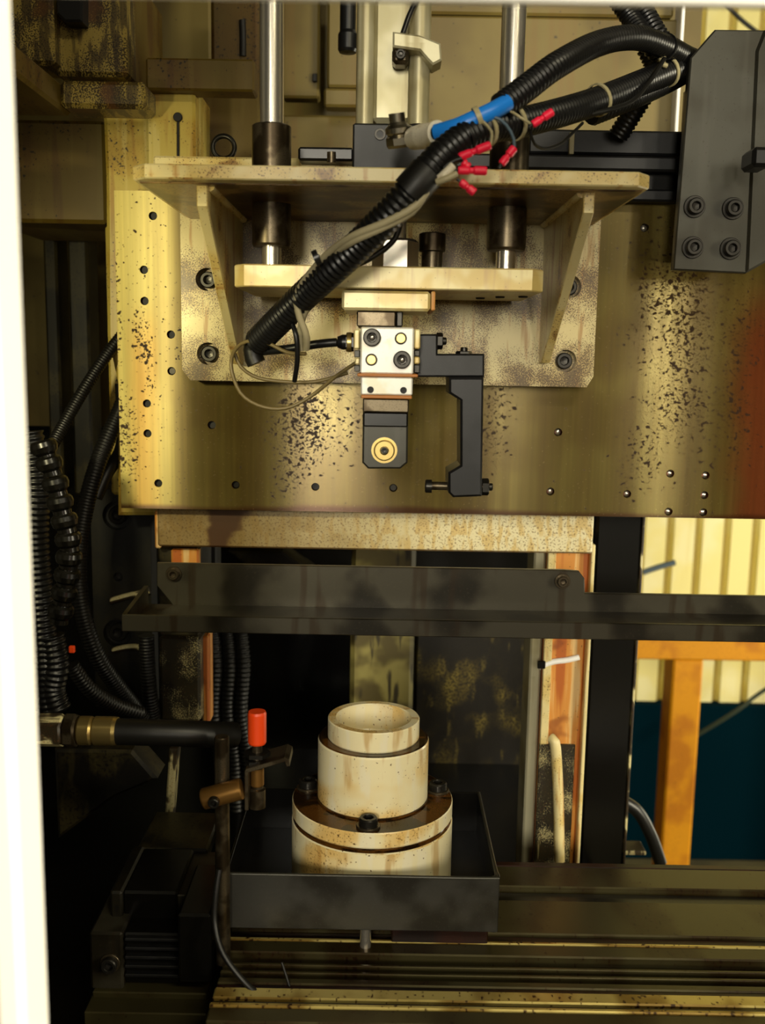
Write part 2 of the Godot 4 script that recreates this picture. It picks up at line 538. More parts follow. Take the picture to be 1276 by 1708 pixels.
	mat("cabinet_red", rgb(190, 44, 18), 0.45)
	mat("bed_steel", Color.WHITE, 0.3, 0.5, grime(123, 640, 384, rgb(74, 68, 42), [[rgb(50, 38, 18), 0, 0.4, 0.7, 0.8], [rgb(36, 20, 8), 3, 0.82, 0.9, 0.8, 0.3], [rgb(54, 28, 12), 2, 0.76, 0.88, 0.5, 0.6]]), 0.4)
	mat("bed_bright", Color.WHITE, 0.25, 0.5, grime(124, 400, 256, rgb(205, 186, 112), [[rgb(130, 102, 44), 0, 0.4, 0.7, 0.85], [rgb(44, 24, 10), 3, 0.76, 0.86, 0.9, 0.4]]), 0.35)
	mat("bed_rust", Color.WHITE, 0.35, 0.2, grime(125, 400, 256, rgb(44, 16, 7), [[rgb(16, 7, 4), 0, 0.4, 0.7, 0.8], [rgb(80, 46, 18), 2, 0.74, 0.88, 0.4]]), 0.3)
	mat("lamp_glow", Color(1, 1, 0.94), 0.5, 0.0, null, 1.0, {"emission_enabled": true, "emission": Color(1.0, 0.97, 0.86), "emission_energy_multiplier": 1.6})
	make_plate_material()


# the cream bar: light falloff painted in as deepening brown towards the left, a rust patch near its left end
func make_bar_material() -> void:
	var a := P(262, 852, 1.022)
	var c := P(990, 918, 1.022)
	var w := 640
	var h := 64
	var n0 := nz(301, w, h, 9.0 / w)
	var run := streaks(302, w, h, 46.0 / w, 5)
	var fine := nz(303, w, h, 150.0 / w, 0, 2)
	var col := PackedByteArray()
	col.resize(w * h * 3)
	for j in h:
		for i in w:
			var k := j * w + i
			var x: float = 262.0 + 728.0 * i / w + (n0[k] / 255.0 - 0.5) * 30.0
			var cc := Color8(220, 210, 170)
			cc = cc.lerp(Color8(196, 160, 86), ss(0.45, 0.75, run[k] / 255.0) * 0.6)
			cc = cc.lerp(Color8(132, 112, 64), ss(800.0, 520.0, x) * (0.35 + 0.5 * n0[k] / 255.0))
			cc = cc.lerp(Color8(104, 78, 36), ss(640.0, 300.0, x) * 0.55)
			cc = cc.lerp(Color8(62, 36, 16), ss(338.0, 350.0, x) * ss(424.0, 404.0, x + j * 0.4) * 0.85)
			cc = cc.lerp(Color8(74, 50, 24), ss(0.62, 0.8, fine[k] / 255.0) * 0.55)
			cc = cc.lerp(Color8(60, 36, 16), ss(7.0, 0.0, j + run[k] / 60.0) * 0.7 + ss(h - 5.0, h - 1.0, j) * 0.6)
			col[k * 3] = int(clampf(cc.r, 0, 1) * 255)
			col[k * 3 + 1] = int(clampf(cc.g, 0, 1) * 255)
			col[k * 3 + 2] = int(clampf(cc.b, 0, 1) * 255)
	var m := mat("bar_paint", Color.WHITE, 0.4, 0.0, ImageTexture.create_from_image(Image.create_from_data(w, h, false, Image.FORMAT_RGB8, col)))
	var wx := c.x - a.x
	var hy: float = P(626, 852, 1.022).y - P(626, 918, 1.022).y
	m.uv1_scale = Vector3(1.0 / wx, 1.0 / hy, 1)
	m.uv1_offset = Vector3(-a.x / wx, P(626, 852, 1.022).y / hy, 0)


# the bare steel plate: oil varnish runs, pits, each where it sits; reflected red and a bright band painted in
func make_plate_material() -> void:
	var a := P(190, 317, 1.0)
	var x1: float = P(1420, 600, 1.0).x
	var y1: float = P(640, 855, 1.0).y
	var w := 1000
	var h := 484
	var n0 := nz(201, w, h, 4.0 / w)
	var run := streaks(202, w, h, 22.0 / w, 26)
	var fine := nz(203, w, h, 190.0 / w, 0, 2)
	var mid := nz(204, w, h, 90.0 / w, 0, 2)
	var brush := streaks(205, w, h, 150.0 / w, 60)
	var col := PackedByteArray()
	col.resize(w * h * 3)
	var rg := PackedByteArray()
	rg.resize(w * h)
	var mt := rg.duplicate()
	var wx := x1 - a.x
	var hy := a.y - y1
	var cs := []
	# [photo x, photo y, half width, half height, strength] of patches where pits are thick
	for c in [[1105, 560, 80, 220, 0.11], [1100, 430, 60, 110, 0.08], [1180, 560, 90, 240, 0.1], [1060, 780, 50, 80, 0.12], [1240, 640, 40, 200, 0.09], [835, 700, 50, 110, 0.14], [490, 720, 70, 110, 0.15], [470, 810, 40, 60, 0.1], [235, 560, 18, 70, 0.17], [215, 740, 22, 90, 0.16], [250, 610, 14, 60, 0.16], [560, 700, 120, 90, 0.1], [196, 600, 10, 260, 0.16], [300, 590, 16, 60, 0.08], [1160, 720, 120, 140, 0.05]]:
		var q := P(c[0], c[1], 1.0)
		cs.append([(q.x - a.x) / wx * w, (a.y - q.y) / hy * h, c[2] / 1660.0 / wx * w, c[3] / 1660.0 / hy * h, c[4]])
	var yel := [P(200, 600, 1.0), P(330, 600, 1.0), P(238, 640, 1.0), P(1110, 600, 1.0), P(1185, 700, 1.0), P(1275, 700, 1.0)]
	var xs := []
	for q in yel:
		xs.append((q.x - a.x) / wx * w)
	var thr := PackedFloat32Array()
	thr.resize(w * h)
	for c in cs:
		for j in range(maxi(0, int(c[1] - c[3])), mini(h, int(c[1] + c[3]))):
			for i in range(maxi(0, int(c[0] - c[2])), mini(w, int(c[0] + c[2]))):
				var e: float = 1.0 - Vector2((i - c[0]) / c[2], (j - c[1]) / c[3]).length()
				if e > 0.0:
					thr[j * w + i] += minf(1.0, e * 2.0) * c[4]
	for j in h:
		for i in w:
			var k := j * w + i
			var b0: float = n0[k] / 255.0
			var r0: float = run[k] / 255.0
			var c := Color8(106, 92, 46)
			c = c.lerp(Color8(80, 62, 27), ss(0.4, 0.8, r0) * 0.4)
			c = c.lerp(Color8(138, 126, 72), ss(0.45, 0.2, r0) * 0.3)
			c = c.lerp(Color8(88, 71, 34), ss(0.45, 0.75, b0) * 0.5)
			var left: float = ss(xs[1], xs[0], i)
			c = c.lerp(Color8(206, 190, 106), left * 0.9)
			c = c.lerp(Color8(116, 52, 28), ss(xs[4], xs[5], i + (b0 - 0.5) * 40.0) * ss(90.0, 210.0, j) * 0.8)  # red reflection painted into the right end
			c = c.lerp(Color8(190, 124, 26), maxf(0.0, 1.0 - absf(i - xs[2]) / 26.0) * ss(150, 240, j) * (0.35 + 0.5 * r0))
			c = c.lerp(Color8(196, 182, 116), maxf(0.0, 1.0 - absf(i - xs[3]) / 40.0) * 0.5)  # bright upright reflection painted in as a pale band
			c = c * (0.93 + 0.14 * brush[k] / 255.0)
			var s: float = mid[k] / 255.0 + thr[k]
			var p := ss(0.85, 0.9, s)
			p = maxf(p, ss(0.84, 0.92, fine[k] / 255.0 + thr[k] * 0.9) * 0.75)
			c = c.lerp(Color8(36, 21, 9), p * 0.9)
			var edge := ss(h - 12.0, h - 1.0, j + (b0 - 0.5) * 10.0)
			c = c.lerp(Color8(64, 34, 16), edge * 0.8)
			col[k * 3] = int(clampf(c.r, 0, 1) * 255)
			col[k * 3 + 1] = int(clampf(c.g, 0, 1) * 255)
			col[k * 3 + 2] = int(clampf(c.b, 0, 1) * 255)
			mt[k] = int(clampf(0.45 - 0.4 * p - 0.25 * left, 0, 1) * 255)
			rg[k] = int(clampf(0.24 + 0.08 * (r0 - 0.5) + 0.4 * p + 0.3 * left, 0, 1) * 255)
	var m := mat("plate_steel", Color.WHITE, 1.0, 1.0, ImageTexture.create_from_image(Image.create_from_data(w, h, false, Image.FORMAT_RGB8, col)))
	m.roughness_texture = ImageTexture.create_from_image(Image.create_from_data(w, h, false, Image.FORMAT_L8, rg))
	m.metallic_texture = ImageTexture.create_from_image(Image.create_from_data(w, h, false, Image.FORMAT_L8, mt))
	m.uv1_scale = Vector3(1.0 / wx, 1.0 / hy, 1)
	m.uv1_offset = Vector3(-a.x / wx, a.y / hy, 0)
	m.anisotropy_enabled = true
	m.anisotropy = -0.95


func make_shared() -> void:
	# socket screw, axis y, head radius 1
	var b := B.new()
	b.lathe([[1.02, 0.0], [1.0, 0.85], [0.88, 1.0], [0.58, 1.0], [0.56, 0.97, 1], [0.54, 0.35, 1], [0.0, 0.3]], 24)
	shared.socket = b.mesh()
	b = B.new()
	b.lathe([[1.1, 0.0, 1], [1.1, 0.75, 1], [0.96, 0.85], [0.5, 0.85], [0.48, 1.25], [0.4, 1.35], [0.0, 1.35]], 24)
	shared.nut = b.mesh()
	b = B.new()
	b.lathe([[1.0, 0.0], [0.94, 0.34], [0.77, 0.64], [0.5, 0.86], [0.2, 0.97], [0.0, 1.0]], 16)
	shared.dome = b.mesh()
	b = B.new()
	b.lathe([[1.0, 0.0], [1.0, 0.5], [0.88, 0.62], [0.0, 0.62]], 20)
	shared.pin = b.mesh()
	b = B.new()
	b.lathe([[1.0, 0.0], [1.0, 0.12], [0.95, 0.18], [0.62, 0.18], [0.62, 0.0]], 24)
	shared.washer = b.mesh()


func area_light(called: String, at: Vector3, to: Vector3, size: Vector2, energy: float, c: Color) -> void:
	var l := AreaLight3D.new()
	l.name = called
	l.area_size = size
	l.light_energy = energy
	l.light_color = c
	l.area_range = 14.0
	l.area_attenuation = 2.0
	l.shadow_enabled = true
	l.area_normalize_energy = true
	add_child(l)
	l.look_at_from_position(at, to, Vector3.UP if absf((to - at).normalized().y) < 0.9 else Vector3.FORWARD)


const WINDOWS := [[-0.3, 0.4, 4.9], [0.55, 0.16, 0.8], [1.265, 0.14, 0.75]]      # centre x, width, light of each tall window behind the camera
const WIN_Y := [1.6, 2.4]


func _ready() -> void:
	var cam := Camera3D.new()
	cam.name = "camera"
	cam.position = EYE
	cam.basis = cam_basis
	cam.near = 0.02
	cam.far = 50.0
	cam.keep_aspect = Camera3D.KEEP_HEIGHT
	var at := CameraAttributesPhysical.new()
	at.frustum_focal_length = 12.0 / tan(atan(854.0 / FOC))
	at.frustum_focus_distance = 0.9
	at.exposure_aperture = 4.5
	at.frustum_near = 0.02
	at.frustum_far = 50.0
	cam.attributes = at
	cam.fov = rad_to_deg(2.0 * atan(854.0 / FOC))
	add_child(cam)
	cam.current = true

	var we := WorldEnvironment.new()
	we.name = "world_environment"
	var e := Environment.new()
	e.background_mode = Environment.BG_COLOR
	e.background_color = Color(0.05, 0.05, 0.05)
	e.tonemap_mode = Environment.TONE_MAPPER_LINEAR
	e.tonemap_exposure = 1.0
	e.sdfgi_enabled = true
	e.ssao_enabled = true
	e.ssil_enabled = true
	we.environment = e
	add_child(we)

	for w in WINDOWS:      # daylight through the windows behind the camera
		area_light("window_light", Vector3(w[0], (WIN_Y[0] + WIN_Y[1]) * 0.5, 2.5), Vector3(w[0], (WIN_Y[0] + WIN_Y[1]) * 0.5, 0.0), Vector2(w[1] - 0.04, WIN_Y[1] - WIN_Y[0] - 0.04), w[2], Color(1.0, 0.965, 0.88))
	area_light("side_window_light", Vector3(2.1, 1.72, 0.45), Vector3(0.0, 1.5, -0.9), Vector2(0.55, 0.6), 8.0, Color(1.0, 0.96, 0.84))
	area_light("added_ceiling_light", Vector3(1.0, 3.2, -2.05), Vector3(0.95, 1.3, -3.0), Vector2(1.2, 0.2), 0.15, Color(1.0, 0.95, 0.8))  # added lamp, brightens the ribbed wall
	area_light("added_ceiling_light", Vector3(1.2, 3.2, 1.5), Vector3(0.7, 0.6, 1.2), Vector2(1.2, 0.2), 3.4, Color(1.0, 0.95, 0.8))  # added lamp, lights the red cabinet and the door frame
	area_light("added_passage_light", Vector3(2.26, 0.95, -2.3), Vector3(0.8, 0.95, -2.6), Vector2(0.8, 0.9), 2.8, Color(1.0, 0.97, 0.85))  # added low light for the ribbed wall, no opening known here
	var wl := SpotLight3D.new()      # the machine's own work lamp, inside at the left
	wl.name = "work_lamp_light"
	wl.position = Vector3(-0.36, 1.62, -0.475)
	wl.spot_angle = 33.0
	wl.spot_angle_attenuation = 0.8
	wl.spot_range = 12.0
	wl.spot_attenuation = 2.0
	wl.light_energy = 0.2
	wl.light_size = 0.02
	wl.light_color = Color(1.0, 0.95, 0.74)
	wl.shadow_enabled = true
	add_child(wl)
	wl.look_at(Vector3(-0.22, 1.52, -1.0))

	make_materials()
	make_shared()
	build_hall()
	build_frame()
	build_enclosure()
	build_castings()
	build_back_plate()
	build_press()
	build_right_side()
	build_lower()
	build_fixture()
	build_left_side()
	build_cables()


# ---------------------------------------------------------------- the workshop round the machine
func build_hall() -> void:
	struct("floor", B.new().box(Vector3(0.3, -0.1, -0.2), Vector3(6.2, 0.2, 6.0), 0.0), M.hall_floor)
	struct("ceiling", B.new().box(Vector3(0.3, 3.5, -0.2), Vector3(6.2, 0.2, 6.0), 0.0), M.hall_wall)
	struct("wall_left", B.new().box(Vector3(-2.8, 1.7, -0.2), Vector3(0.2, 3.4, 6.0), 0.0), M.hall_wall)
	struct("wall_right", B.new().box(Vector3(2.4, 1.7, -0.2), Vector3(0.2, 3.4, 6.0), 0.0), M.hall_wall)
	struct("window_4", B.new().box(Vector3(2.29, 1.72, 0.45), Vector3(0.02, 0.66, 0.6), 0.0), M.lamp_glow)
	struct("window_5", B.new().box(Vector3(2.29, 0.95, -2.3), Vector3(0.02, 1.0, 0.9), 0.0), M.lamp_glow)  # added glowing pane behind the low light on the ribbed wall
	# the wall of ribbed sheets behind the machine
	var wb := struct("wall_back", B.new().box(Vector3(0.3, 1.7, -3.1), Vector3(6.2, 3.4, 0.2), 0.0), M.cladding_deep)
	var top: float = P(1150, 1175, 2.95).y
	var pitch := 0.0865
	var x := 0.62
	var k := 0
	while x < 1.75:
		var b := B.new()
		var y0 := top
		var y1 := 3.38
		var q := PackedVector2Array([Vector2(x, -3.0), Vector2(x + 0.007, -2.975), Vector2(x + pitch - 0.018, -2.975), Vector2(x + pitch - 0.011, -3.0)])
		b.xf = Transform3D(Basis(Vector3(1, 0, 0), Vector3(0, 0, 1), Vector3(0, 1, 0)), Vector3.ZERO)
		b.prism(q, y1, y0)
		struct("sheet_rib", b, M.cladding, wb)
		x += pitch
		k += 1
	var ws := struct("wainscot_panel", B.new().box(Vector3(0.3, top * 0.5, -2.965), Vector3(6.1, top, 0.05), 0.004), M.wainscot, wb)
	# the wall behind the camera, with its windows
	var fy0: float = WIN_Y[0]
	var fy1: float = WIN_Y[1]
	var wf := B.new()
	wf.box(Vector3(0.3, fy0 * 0.5, 2.7), Vector3(6.2, fy0, 0.2), 0.0)
	wf.box(Vector3(0.3, (fy1 + 3.4) * 0.5, 2.7), Vector3(6.2, 3.4 - fy1, 0.2), 0.0)
	var px := -2.8
	for w in WINDOWS:
		var l: float = w[0] - w[1] * 0.5
		wf.box(Vector3((px + l) * 0.5, (fy0 + fy1) * 0.5, 2.7), Vector3(l - px, fy1 - fy0, 0.2), 0.0)
		px = w[0] + w[1] * 0.5
	wf.box(Vector3((px + 3.4) * 0.5, (fy0 + fy1) * 0.5, 2.7), Vector3(3.4 - px, fy1 - fy0, 0.2), 0.0)
	struct("wall_front", wf, M.hall_wall)
	var i := 1
	for w in WINDOWS:
		struct("window_%d" % i, B.new().box(Vector3(w[0], (fy0 + fy1) * 0.5, 2.58), Vector3(w[1], fy1 - fy0, 0.02), 0.0), M.lamp_glow)
		i += 1
	for q in [[Vector3(1.0, 3.2, -2.05), Vector3(-0.05, -1.6, -0.95), "long white lamp added to brighten the ribbed wall above the passage"], [Vector3(1.2, 3.2, 1.5), Vector3(-0.5, -2.6, -0.3), "long white lamp added to light the red cabinet behind the photographer"]]:
		var cl := thing("added_ceiling_lamp", q[2], "lamp", q[0] + Vector3(0, 0.1, 0))  # unseen fittings added for the two ceiling lights
		var cb := B.new()
		cb.xf = Transform3D(Basis.looking_at(q[1]), q[0])
		cb.box(Vector3(0, 0, 0.03), Vector3(1.3, 0.24, 0.03), 0.004)
		part("lamp_housing", cb, M.white_frame, cl)
		cb = B.new()
		cb.xf = Transform3D(Basis.looking_at(q[1]), q[0])
		cb.box(Vector3(0, 0, 0.01), Vector3(1.22, 0.2, 0.008), 0.002)
		part("lamp_panel", cb, M.lamp_glow, cl)
		cb = B.new()
		cb.box(q[0] + Vector3(0, 0.12, 0.05), Vector3(0.04, 0.2, 0.04), 0.002)
		part("lamp_stem", cb, M.white_frame, cl)
	var cb := B.new()
	var wk := thing("work_lamp", "small round work lamp inside the machine behind the white frame", "lamp", Vector3(-0.36, 1.62, -0.46))
	cb.xf = Transform3D(along(Vector3(0.14, -0.1, -0.525)), Vector3(-0.36, 1.62, -0.47))
	cb.lathe([[0.0, -0.05], [0.018, -0.05], [0.03, -0.02], [0.032, -0.004], [0.03, -0.004], [0.028, -0.012], [0.0, -0.012]], 24)
	part("lamp_housing", cb, M.black_oxide, wk)
	cb = B.new()
	cb.xf = Transform3D(along(Vector3(0.14, -0.1, -0.525)), Vector3(-0.36, 1.62, -0.47))
	cb.lathe([[0.0, -0.011], [0.028, -0.011], [0.028, -0.007], [0.0, -0.007]], 24)
	part("lamp_lens", cb, M.lamp_glow, wk)
	part("lamp_arm", B.new().tube([Vector3(-0.365, 1.63, -0.44), Vector3(-0.4, 1.72, -0.42), Vector3(-0.42, 1.85, -0.4)], 0.006, 8), M.black_oxide, wk)
	var rc := thing("added_cabinet", "tall red cabinet added out of view to tint the steel plate reflection", "cabinet", Vector3(1.92, 0, 2.2))  # added red surface for the plate to reflect
	part("cabinet_body", B.new().box(Vector3(1.82, 0.85, 2.25), Vector3(0.9, 1.7, 0.5), 0.01), M.cabinet_red, rc)
	for s in 2:
		part("cabinet_door", B.new().box(Vector3(1.6 + 0.44 * s, 0.87, 1.99), Vector3(0.42, 1.6, 0.02), 0.004), M.cabinet_red, rc)
	# yellow steel barrier in the passage
	var f := thing("safety_barrier", "yellow painted steel barrier frame standing before the ribbed wall", "barrier", P(1150, 1400, 2.35) * Vector3(1, 0, 1))
	var rail_y: float = P(1180, 1060, 2.35).y
	var rail_l: float = P(1180, 1102, 2.35).y
	part("rail", B.new().box(Vector3(1.05, (rail_y + rail_l) * 0.5, -2.38), Vector3(1.7, rail_y - rail_l, 0.06), 0.004), M.fence_yellow, f)
	var p0 := P(1112, 1250, 2.35)
	var p1 := P(1170, 1250, 2.35)
	for dx in [0.0, 0.62, -0.75]:
		part("post", B.new().box(Vector3((p0.x + p1.x) * 0.5 + dx, rail_l * 0.5, -2.4), Vector3(p1.x - p0.x - 0.012, rail_l, 0.08), 0.005), M.fence_yellow, f)
	var br := B.new().tube(path([[1072, 955, 2.6], [1098, 946, 2.6], [1126, 938, 2.6]]), 0.008, 8)
	solo("wall_strut", br, M.blue_column, "thin grey rod slanting across the ribbed yellow wall beneath the steel plate", "rod")
	solo("slack_cable", B.new().tube(path([[1300, 1135, 2.7], [1262, 1160, 2.7], [1225, 1188, 2.7], [1150, 1234, 2.72]]), 0.006, 8), M.cable_green, "dark cable hanging slantwise before the blue wainscot right of the yellow post", "cable")
	solo("slack_cable", B.new().tube(path([[1200, -10, 2.7], [1225, 22, 2.7], [1255, 48, 2.7], [1300, 80, 2.7]]), 0.006, 8), M.black_rubber, "dark cable crossing the ribbed wall above the grey bracket", "cable")
	var bc := B.new()
	pbox(bc, 1138, -60, 1159, 300, 1.6, 1.64, 0.004)
	solo("blue_upright", bc, M.blue_column, "blue grey steel upright seen between the cream panel and the grey bracket", "upright")


# ---------------------------------------------------------------- the white door frame close to the lens
func build_frame() -> void:
	var x1: float = P(52, 854, 0.4).x
	struct("trim_1", B.new().box(Vector3(x1 - 0.006, 1.35, -0.385), Vector3(0.0125, 1.5, 0.03), 0.003), M.white_frame)
	struct("trim_2", B.new().box(Vector3(x1 - 0.0422, 1.35, -0.378), Vector3(0.06, 1.5, 0.024), 0.002), M.frame_cream)
	var y: float = P(1000, 8, 0.4).y
	struct("ceiling_light_blocker", B.new().box(Vector3(-0.37, 2.21, -0.95), Vector3(0.5, 0.02, 1.15), 0.0), M.machine_sheet)  # added part roof, out of view, keeps light off the upper left
	struct("wall_machine_left", B.new().box(Vector3(-0.62, 1.3, -1.0), Vector3(0.02, 1.9, 1.25), 0.0), M.machine_sheet)
	struct("wall_machine_door", B.new().box(Vector3(x1 - 0.29, 1.3, -0.378), Vector3(0.44, 1.9, 0.02), 0.0), M.machine_sheet)
	struct("wall_light_blocker", B.new().box(Vector3(0.75, 1.3, -0.385), Vector3(0.5, 1.9, 0.02), 0.0), M.machine_sheet)  # added unseen sheet, blocks the side light from the interior
	struct("trim_3", B.new().box(Vector3(0.16, y + 0.02, -0.4), Vector3(0.9, 0.04, 0.006), 0.001), M.white_frame)


# ---------------------------------------------------------------- sheet panels behind the press
func build_enclosure() -> void:
	var w := struct("wall_machine", B.new().box(Vector3(-0.093, 1.83, -1.51), Vector3(1.066, 0.78, 0.02), 0.0), M.panel_paint)
	for q in [["panel", 205, -60, 352, 330, 1.34], ["panel", 470, -60, 533, 164, 1.40], ["panel", 546, -60, 602, 146, 1.38], ["panel", 540, 147, 603, 178, 1.34], ["panel", 470, 192, 600, 300, 1.42], ["panel", 700, 30, 1126, 330, 1.36], ["panel", 700, -60, 1126, 26, 1.36]]:
		struct(q[0], pbox(B.new(), q[1], q[2], q[3], q[4], q[5], q[5] + 0.03, 0.003), M.panel_paint, w)
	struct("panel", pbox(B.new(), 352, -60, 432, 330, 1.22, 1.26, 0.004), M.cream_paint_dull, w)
	struct("edge_strip", pbox(B.new(), 1130, -60, 1136, 330, 1.34, 1.37, 0.002), M.white_frame, w)
	struct("slot", B.new().tube(path([[404, 34, 1.22], [405, 60, 1.22], [405, 94, 1.22]]), 0.004, 8), M.hole_black, w)
	struct("slot", pbox(B.new(), 521, 122, 529, 136, 1.395, 1.402, 0.001), M.hole_black, w)
	# dark back of the lower machine
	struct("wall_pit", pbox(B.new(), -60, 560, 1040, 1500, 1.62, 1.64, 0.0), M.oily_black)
	var hr := thing("hanging_rod", "black round rod with a thicker end hanging left of the cylinder", "rod", P(580, 0, 1.12))
	var r := B.new()
	var t := P(581, -40, 1.12)
	var l := P(580, 60, 1.12)
	r.xf = Transform3D(Basis(), l)
	r.lathe([[0.0, 0.0], [0.0085, 0.0], [0.0085, t.y - l.y], [0.0, t.y - l.y]], 16)
	part("rod", r, M.black_plastic, hr)
	r = B.new()
	r.xf = Transform3D(Basis(), P(580, 88, 1.12))
	r.lathe([[0.0, -0.001], [0.009, 0.0], [0.0105, 0.003], [0.0105, 0.018], [0.0085, 0.022]], 16)
	part("end_cap", r, M.black_plastic, hr)


# ---------------------------------------------------------------- old cast parts at the upper left
func build_castings() -> void:
	var c := thing("cast_column", "yellowed cream cast column with worn paint behind the left end of the shelf", "machine casting", P(250, 500, 1.06))
	part("face", B.new().prism(ppoly([[163, 168], [244, 170], [244, 152], [330, 152], [330, 560], [330, 860], [196, 860], [196, 640], [178, 560], [176, 300], [172, 198]], 1.06), -1.06, -1.2, 0.004), M.cream_paint, c)
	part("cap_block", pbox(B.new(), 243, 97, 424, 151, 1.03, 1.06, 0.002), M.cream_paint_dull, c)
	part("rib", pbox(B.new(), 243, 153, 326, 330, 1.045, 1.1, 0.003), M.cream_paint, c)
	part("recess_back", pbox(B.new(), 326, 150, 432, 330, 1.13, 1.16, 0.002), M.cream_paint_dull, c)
	var hp := P(297, 196, 1.0445)
	piece("oil_hole", shared.pin, M.hole_black, c, hp, Vector3(0, 0, 1), 0.0045)
	solo("oil_drip", B.new().tube(path([[297, 204, 1.0435], [297, 230, 1.0435], [297, 262, 1.0435]]), 0.0014, 6), M.hole_black, "dark oil run below the hole in the cast column", "oil run")
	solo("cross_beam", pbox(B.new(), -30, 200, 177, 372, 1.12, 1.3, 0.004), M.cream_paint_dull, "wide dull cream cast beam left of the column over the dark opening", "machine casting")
	var u := thing("guide_block", "mottled oily cast block with black clamp at the top left corner", "machine casting", P(110, 130, 1.0))
	part("body", pbox(B.new(), -30, -60, 88, 108, 1.0, 1.05, 0.004), M.mottled_casting, u)
	part("face", pbox(B.new(), 86, -60, 210, 127, 1.02, 1.06, 0.004), M.mottled_casting, u)
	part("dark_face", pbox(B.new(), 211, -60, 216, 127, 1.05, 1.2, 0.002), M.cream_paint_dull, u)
	part("clamp", B.new().prism(ppoly([[94, -20], [137, -20], [137, 36], [108, 36], [94, 22]], 1.0), -1.0, -1.03, 0.002), M.black_oxide, u)
	var lg := thing("cast_ledge", "dark oily angled ledge under the mottled block at the top left", "machine casting", P(110, 170, 1.0))
	part("front", pbox(B.new(), 99, 134, 243, 180, 0.985, 1.03, 0.004), M.mottled_casting, lg)
	var xx: float = P(99, 150, 0.985).x
	var ya: float = P(99, 134, 0.985).y
	var yb: float = P(99, 180, 0.985).y
	part("side_arm", B.new().box(Vector3(xx - 0.04, (ya + yb) * 0.5, -0.92), Vector3(0.08, ya - yb, 0.2), 0.003), M.cream_paint_dull, lg)
	var eb := thing("eye_bolt", "dark steel lifting eye bolt standing behind the left of the shelf", "eye bolt", P(373, 262, 1.0))
	var ring := []
	var cc := P(373, 246, 1.0)
	for i in 17:
		ring.append(cc + Vector3(cos(TAU * i / 16.0), sin(TAU * i / 16.0), 0) * 0.0105)
	part("ring", B.new().tube(ring, 0.0025, 10, 0.0, 0.0, 0.002, true), M.bolt_black, eb)
	var sh := B.new()
	sh.xf = Transform3D(Basis(), cc + Vector3(0, -0.03, 0))
	sh.lathe([[0.0, 0.0], [0.004, 0.0], [0.004, 0.015], [0.006, 0.017], [0.0, 0.019]], 14)
	part("shank", sh, M.bolt_black, eb)
	# pale strips inside the dark opening
	var n := 0
	for q in [[78, 100, "worn cream strip deep in the dark opening, the left one"], [118, 150, "worn cream strip in the dark opening beside the black hose"], [180, 200, "narrow cream edge directly left of the steel plate"]]:
		var m: Material = M.grimy_paint if n < 2 else M.cream_paint
		solo("inner_strip", pbox(B.new(), q[0], 380, q[1], 830, 1.35 if n < 2 else 1.1, 1.4 if n < 2 else 1.2, 0.003), m, q[2], "strip")
		n += 1


# ---------------------------------------------------------------- the wide steel plate
const PLATE_HOLES := [[255, 360], [240, 450], [241, 502], [285, 558], [286, 619], [245, 673], [246, 723], [353, 709], [264, 806], [393, 809], [526, 812], [656, 814], [931, 721], [918, 820], [1046, 824], [1075, 380], [1118, 790], [1177, 793], [1175, 826], [1115, 855], [1173, 855]]


func build_back_plate() -> void:
	var a := P(190, 317, 1.0)
	var x1: float = P(1420, 600, 1.0).x
	var y1: float = P(640, 855, 1.0).y
	var holes := []
	for h in PLATE_HOLES:
		var q := P(h[0], h[1], 1.0)
		holes.append([q.x, maxf(q.y, y1 + 0.006), 0.0041, 0.014])
	var t := thing("back_plate", "wide bare steel plate with oil runs, pits and rows of small holes across the machine", "steel plate", Vector3(0.1, y1, -1.0))
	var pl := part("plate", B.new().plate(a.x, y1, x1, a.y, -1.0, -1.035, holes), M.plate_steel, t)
	for i in range(12, holes.size()):
		piece("set_screw", shared.dome, M.chrome, pl, Vector3(holes[i][0], holes[i][1], -1.0055), Vector3(0, 0, 1), 0.0036)
	for i in 12:
		piece("hole_dark_plug", shared.pin, M.hole_black, pl, Vector3(holes[i][0], holes[i][1], -1.0075), Vector3(0, 0, 1), 0.00405)  # black plugs stand in for the shade inside the holes
	for i in [9, 11, 4]:
		piece("set_screw", shared.pin, M.bolt_black, pl, Vector3(holes[i][0], holes[i][1], -1.006), Vector3(0, 0, 1), 0.0034)
	var bm := thing("cross_bar", "long cream painted bar with rust stains directly under the steel plate", "beam", P(625, 900, 1.03))
	part("bar", pbox(B.new(), 262, 852, 990, 918, 1.022, 1.16, 0.002), M.bar_paint, bm)
	part("end_stain", pbox(B.new(), 258, 852, 268, 915, 1.024, 1.15, 0.002), M.rusty_paint, bm)


# ---------------------------------------------------------------- the press: bracket, rods, cylinder, gripper
func plan(b: B) -> B:      # outline given in x and z, drawn out upwards
	b.xf = Transform3D(Basis(Vector3(1, 0, 0), Vector3(0, 0, 1), Vector3(0, 1, 0)), Vector3.ZERO)
	return b


func side(b: B) -> B:      # outline given in z and y, drawn out sideways
	b.xf = Transform3D(Basis(Vector3(0, 0, 1), Vector3(0, 1, 0), Vector3(1, 0, 0)), Vector3.ZERO)
	return b


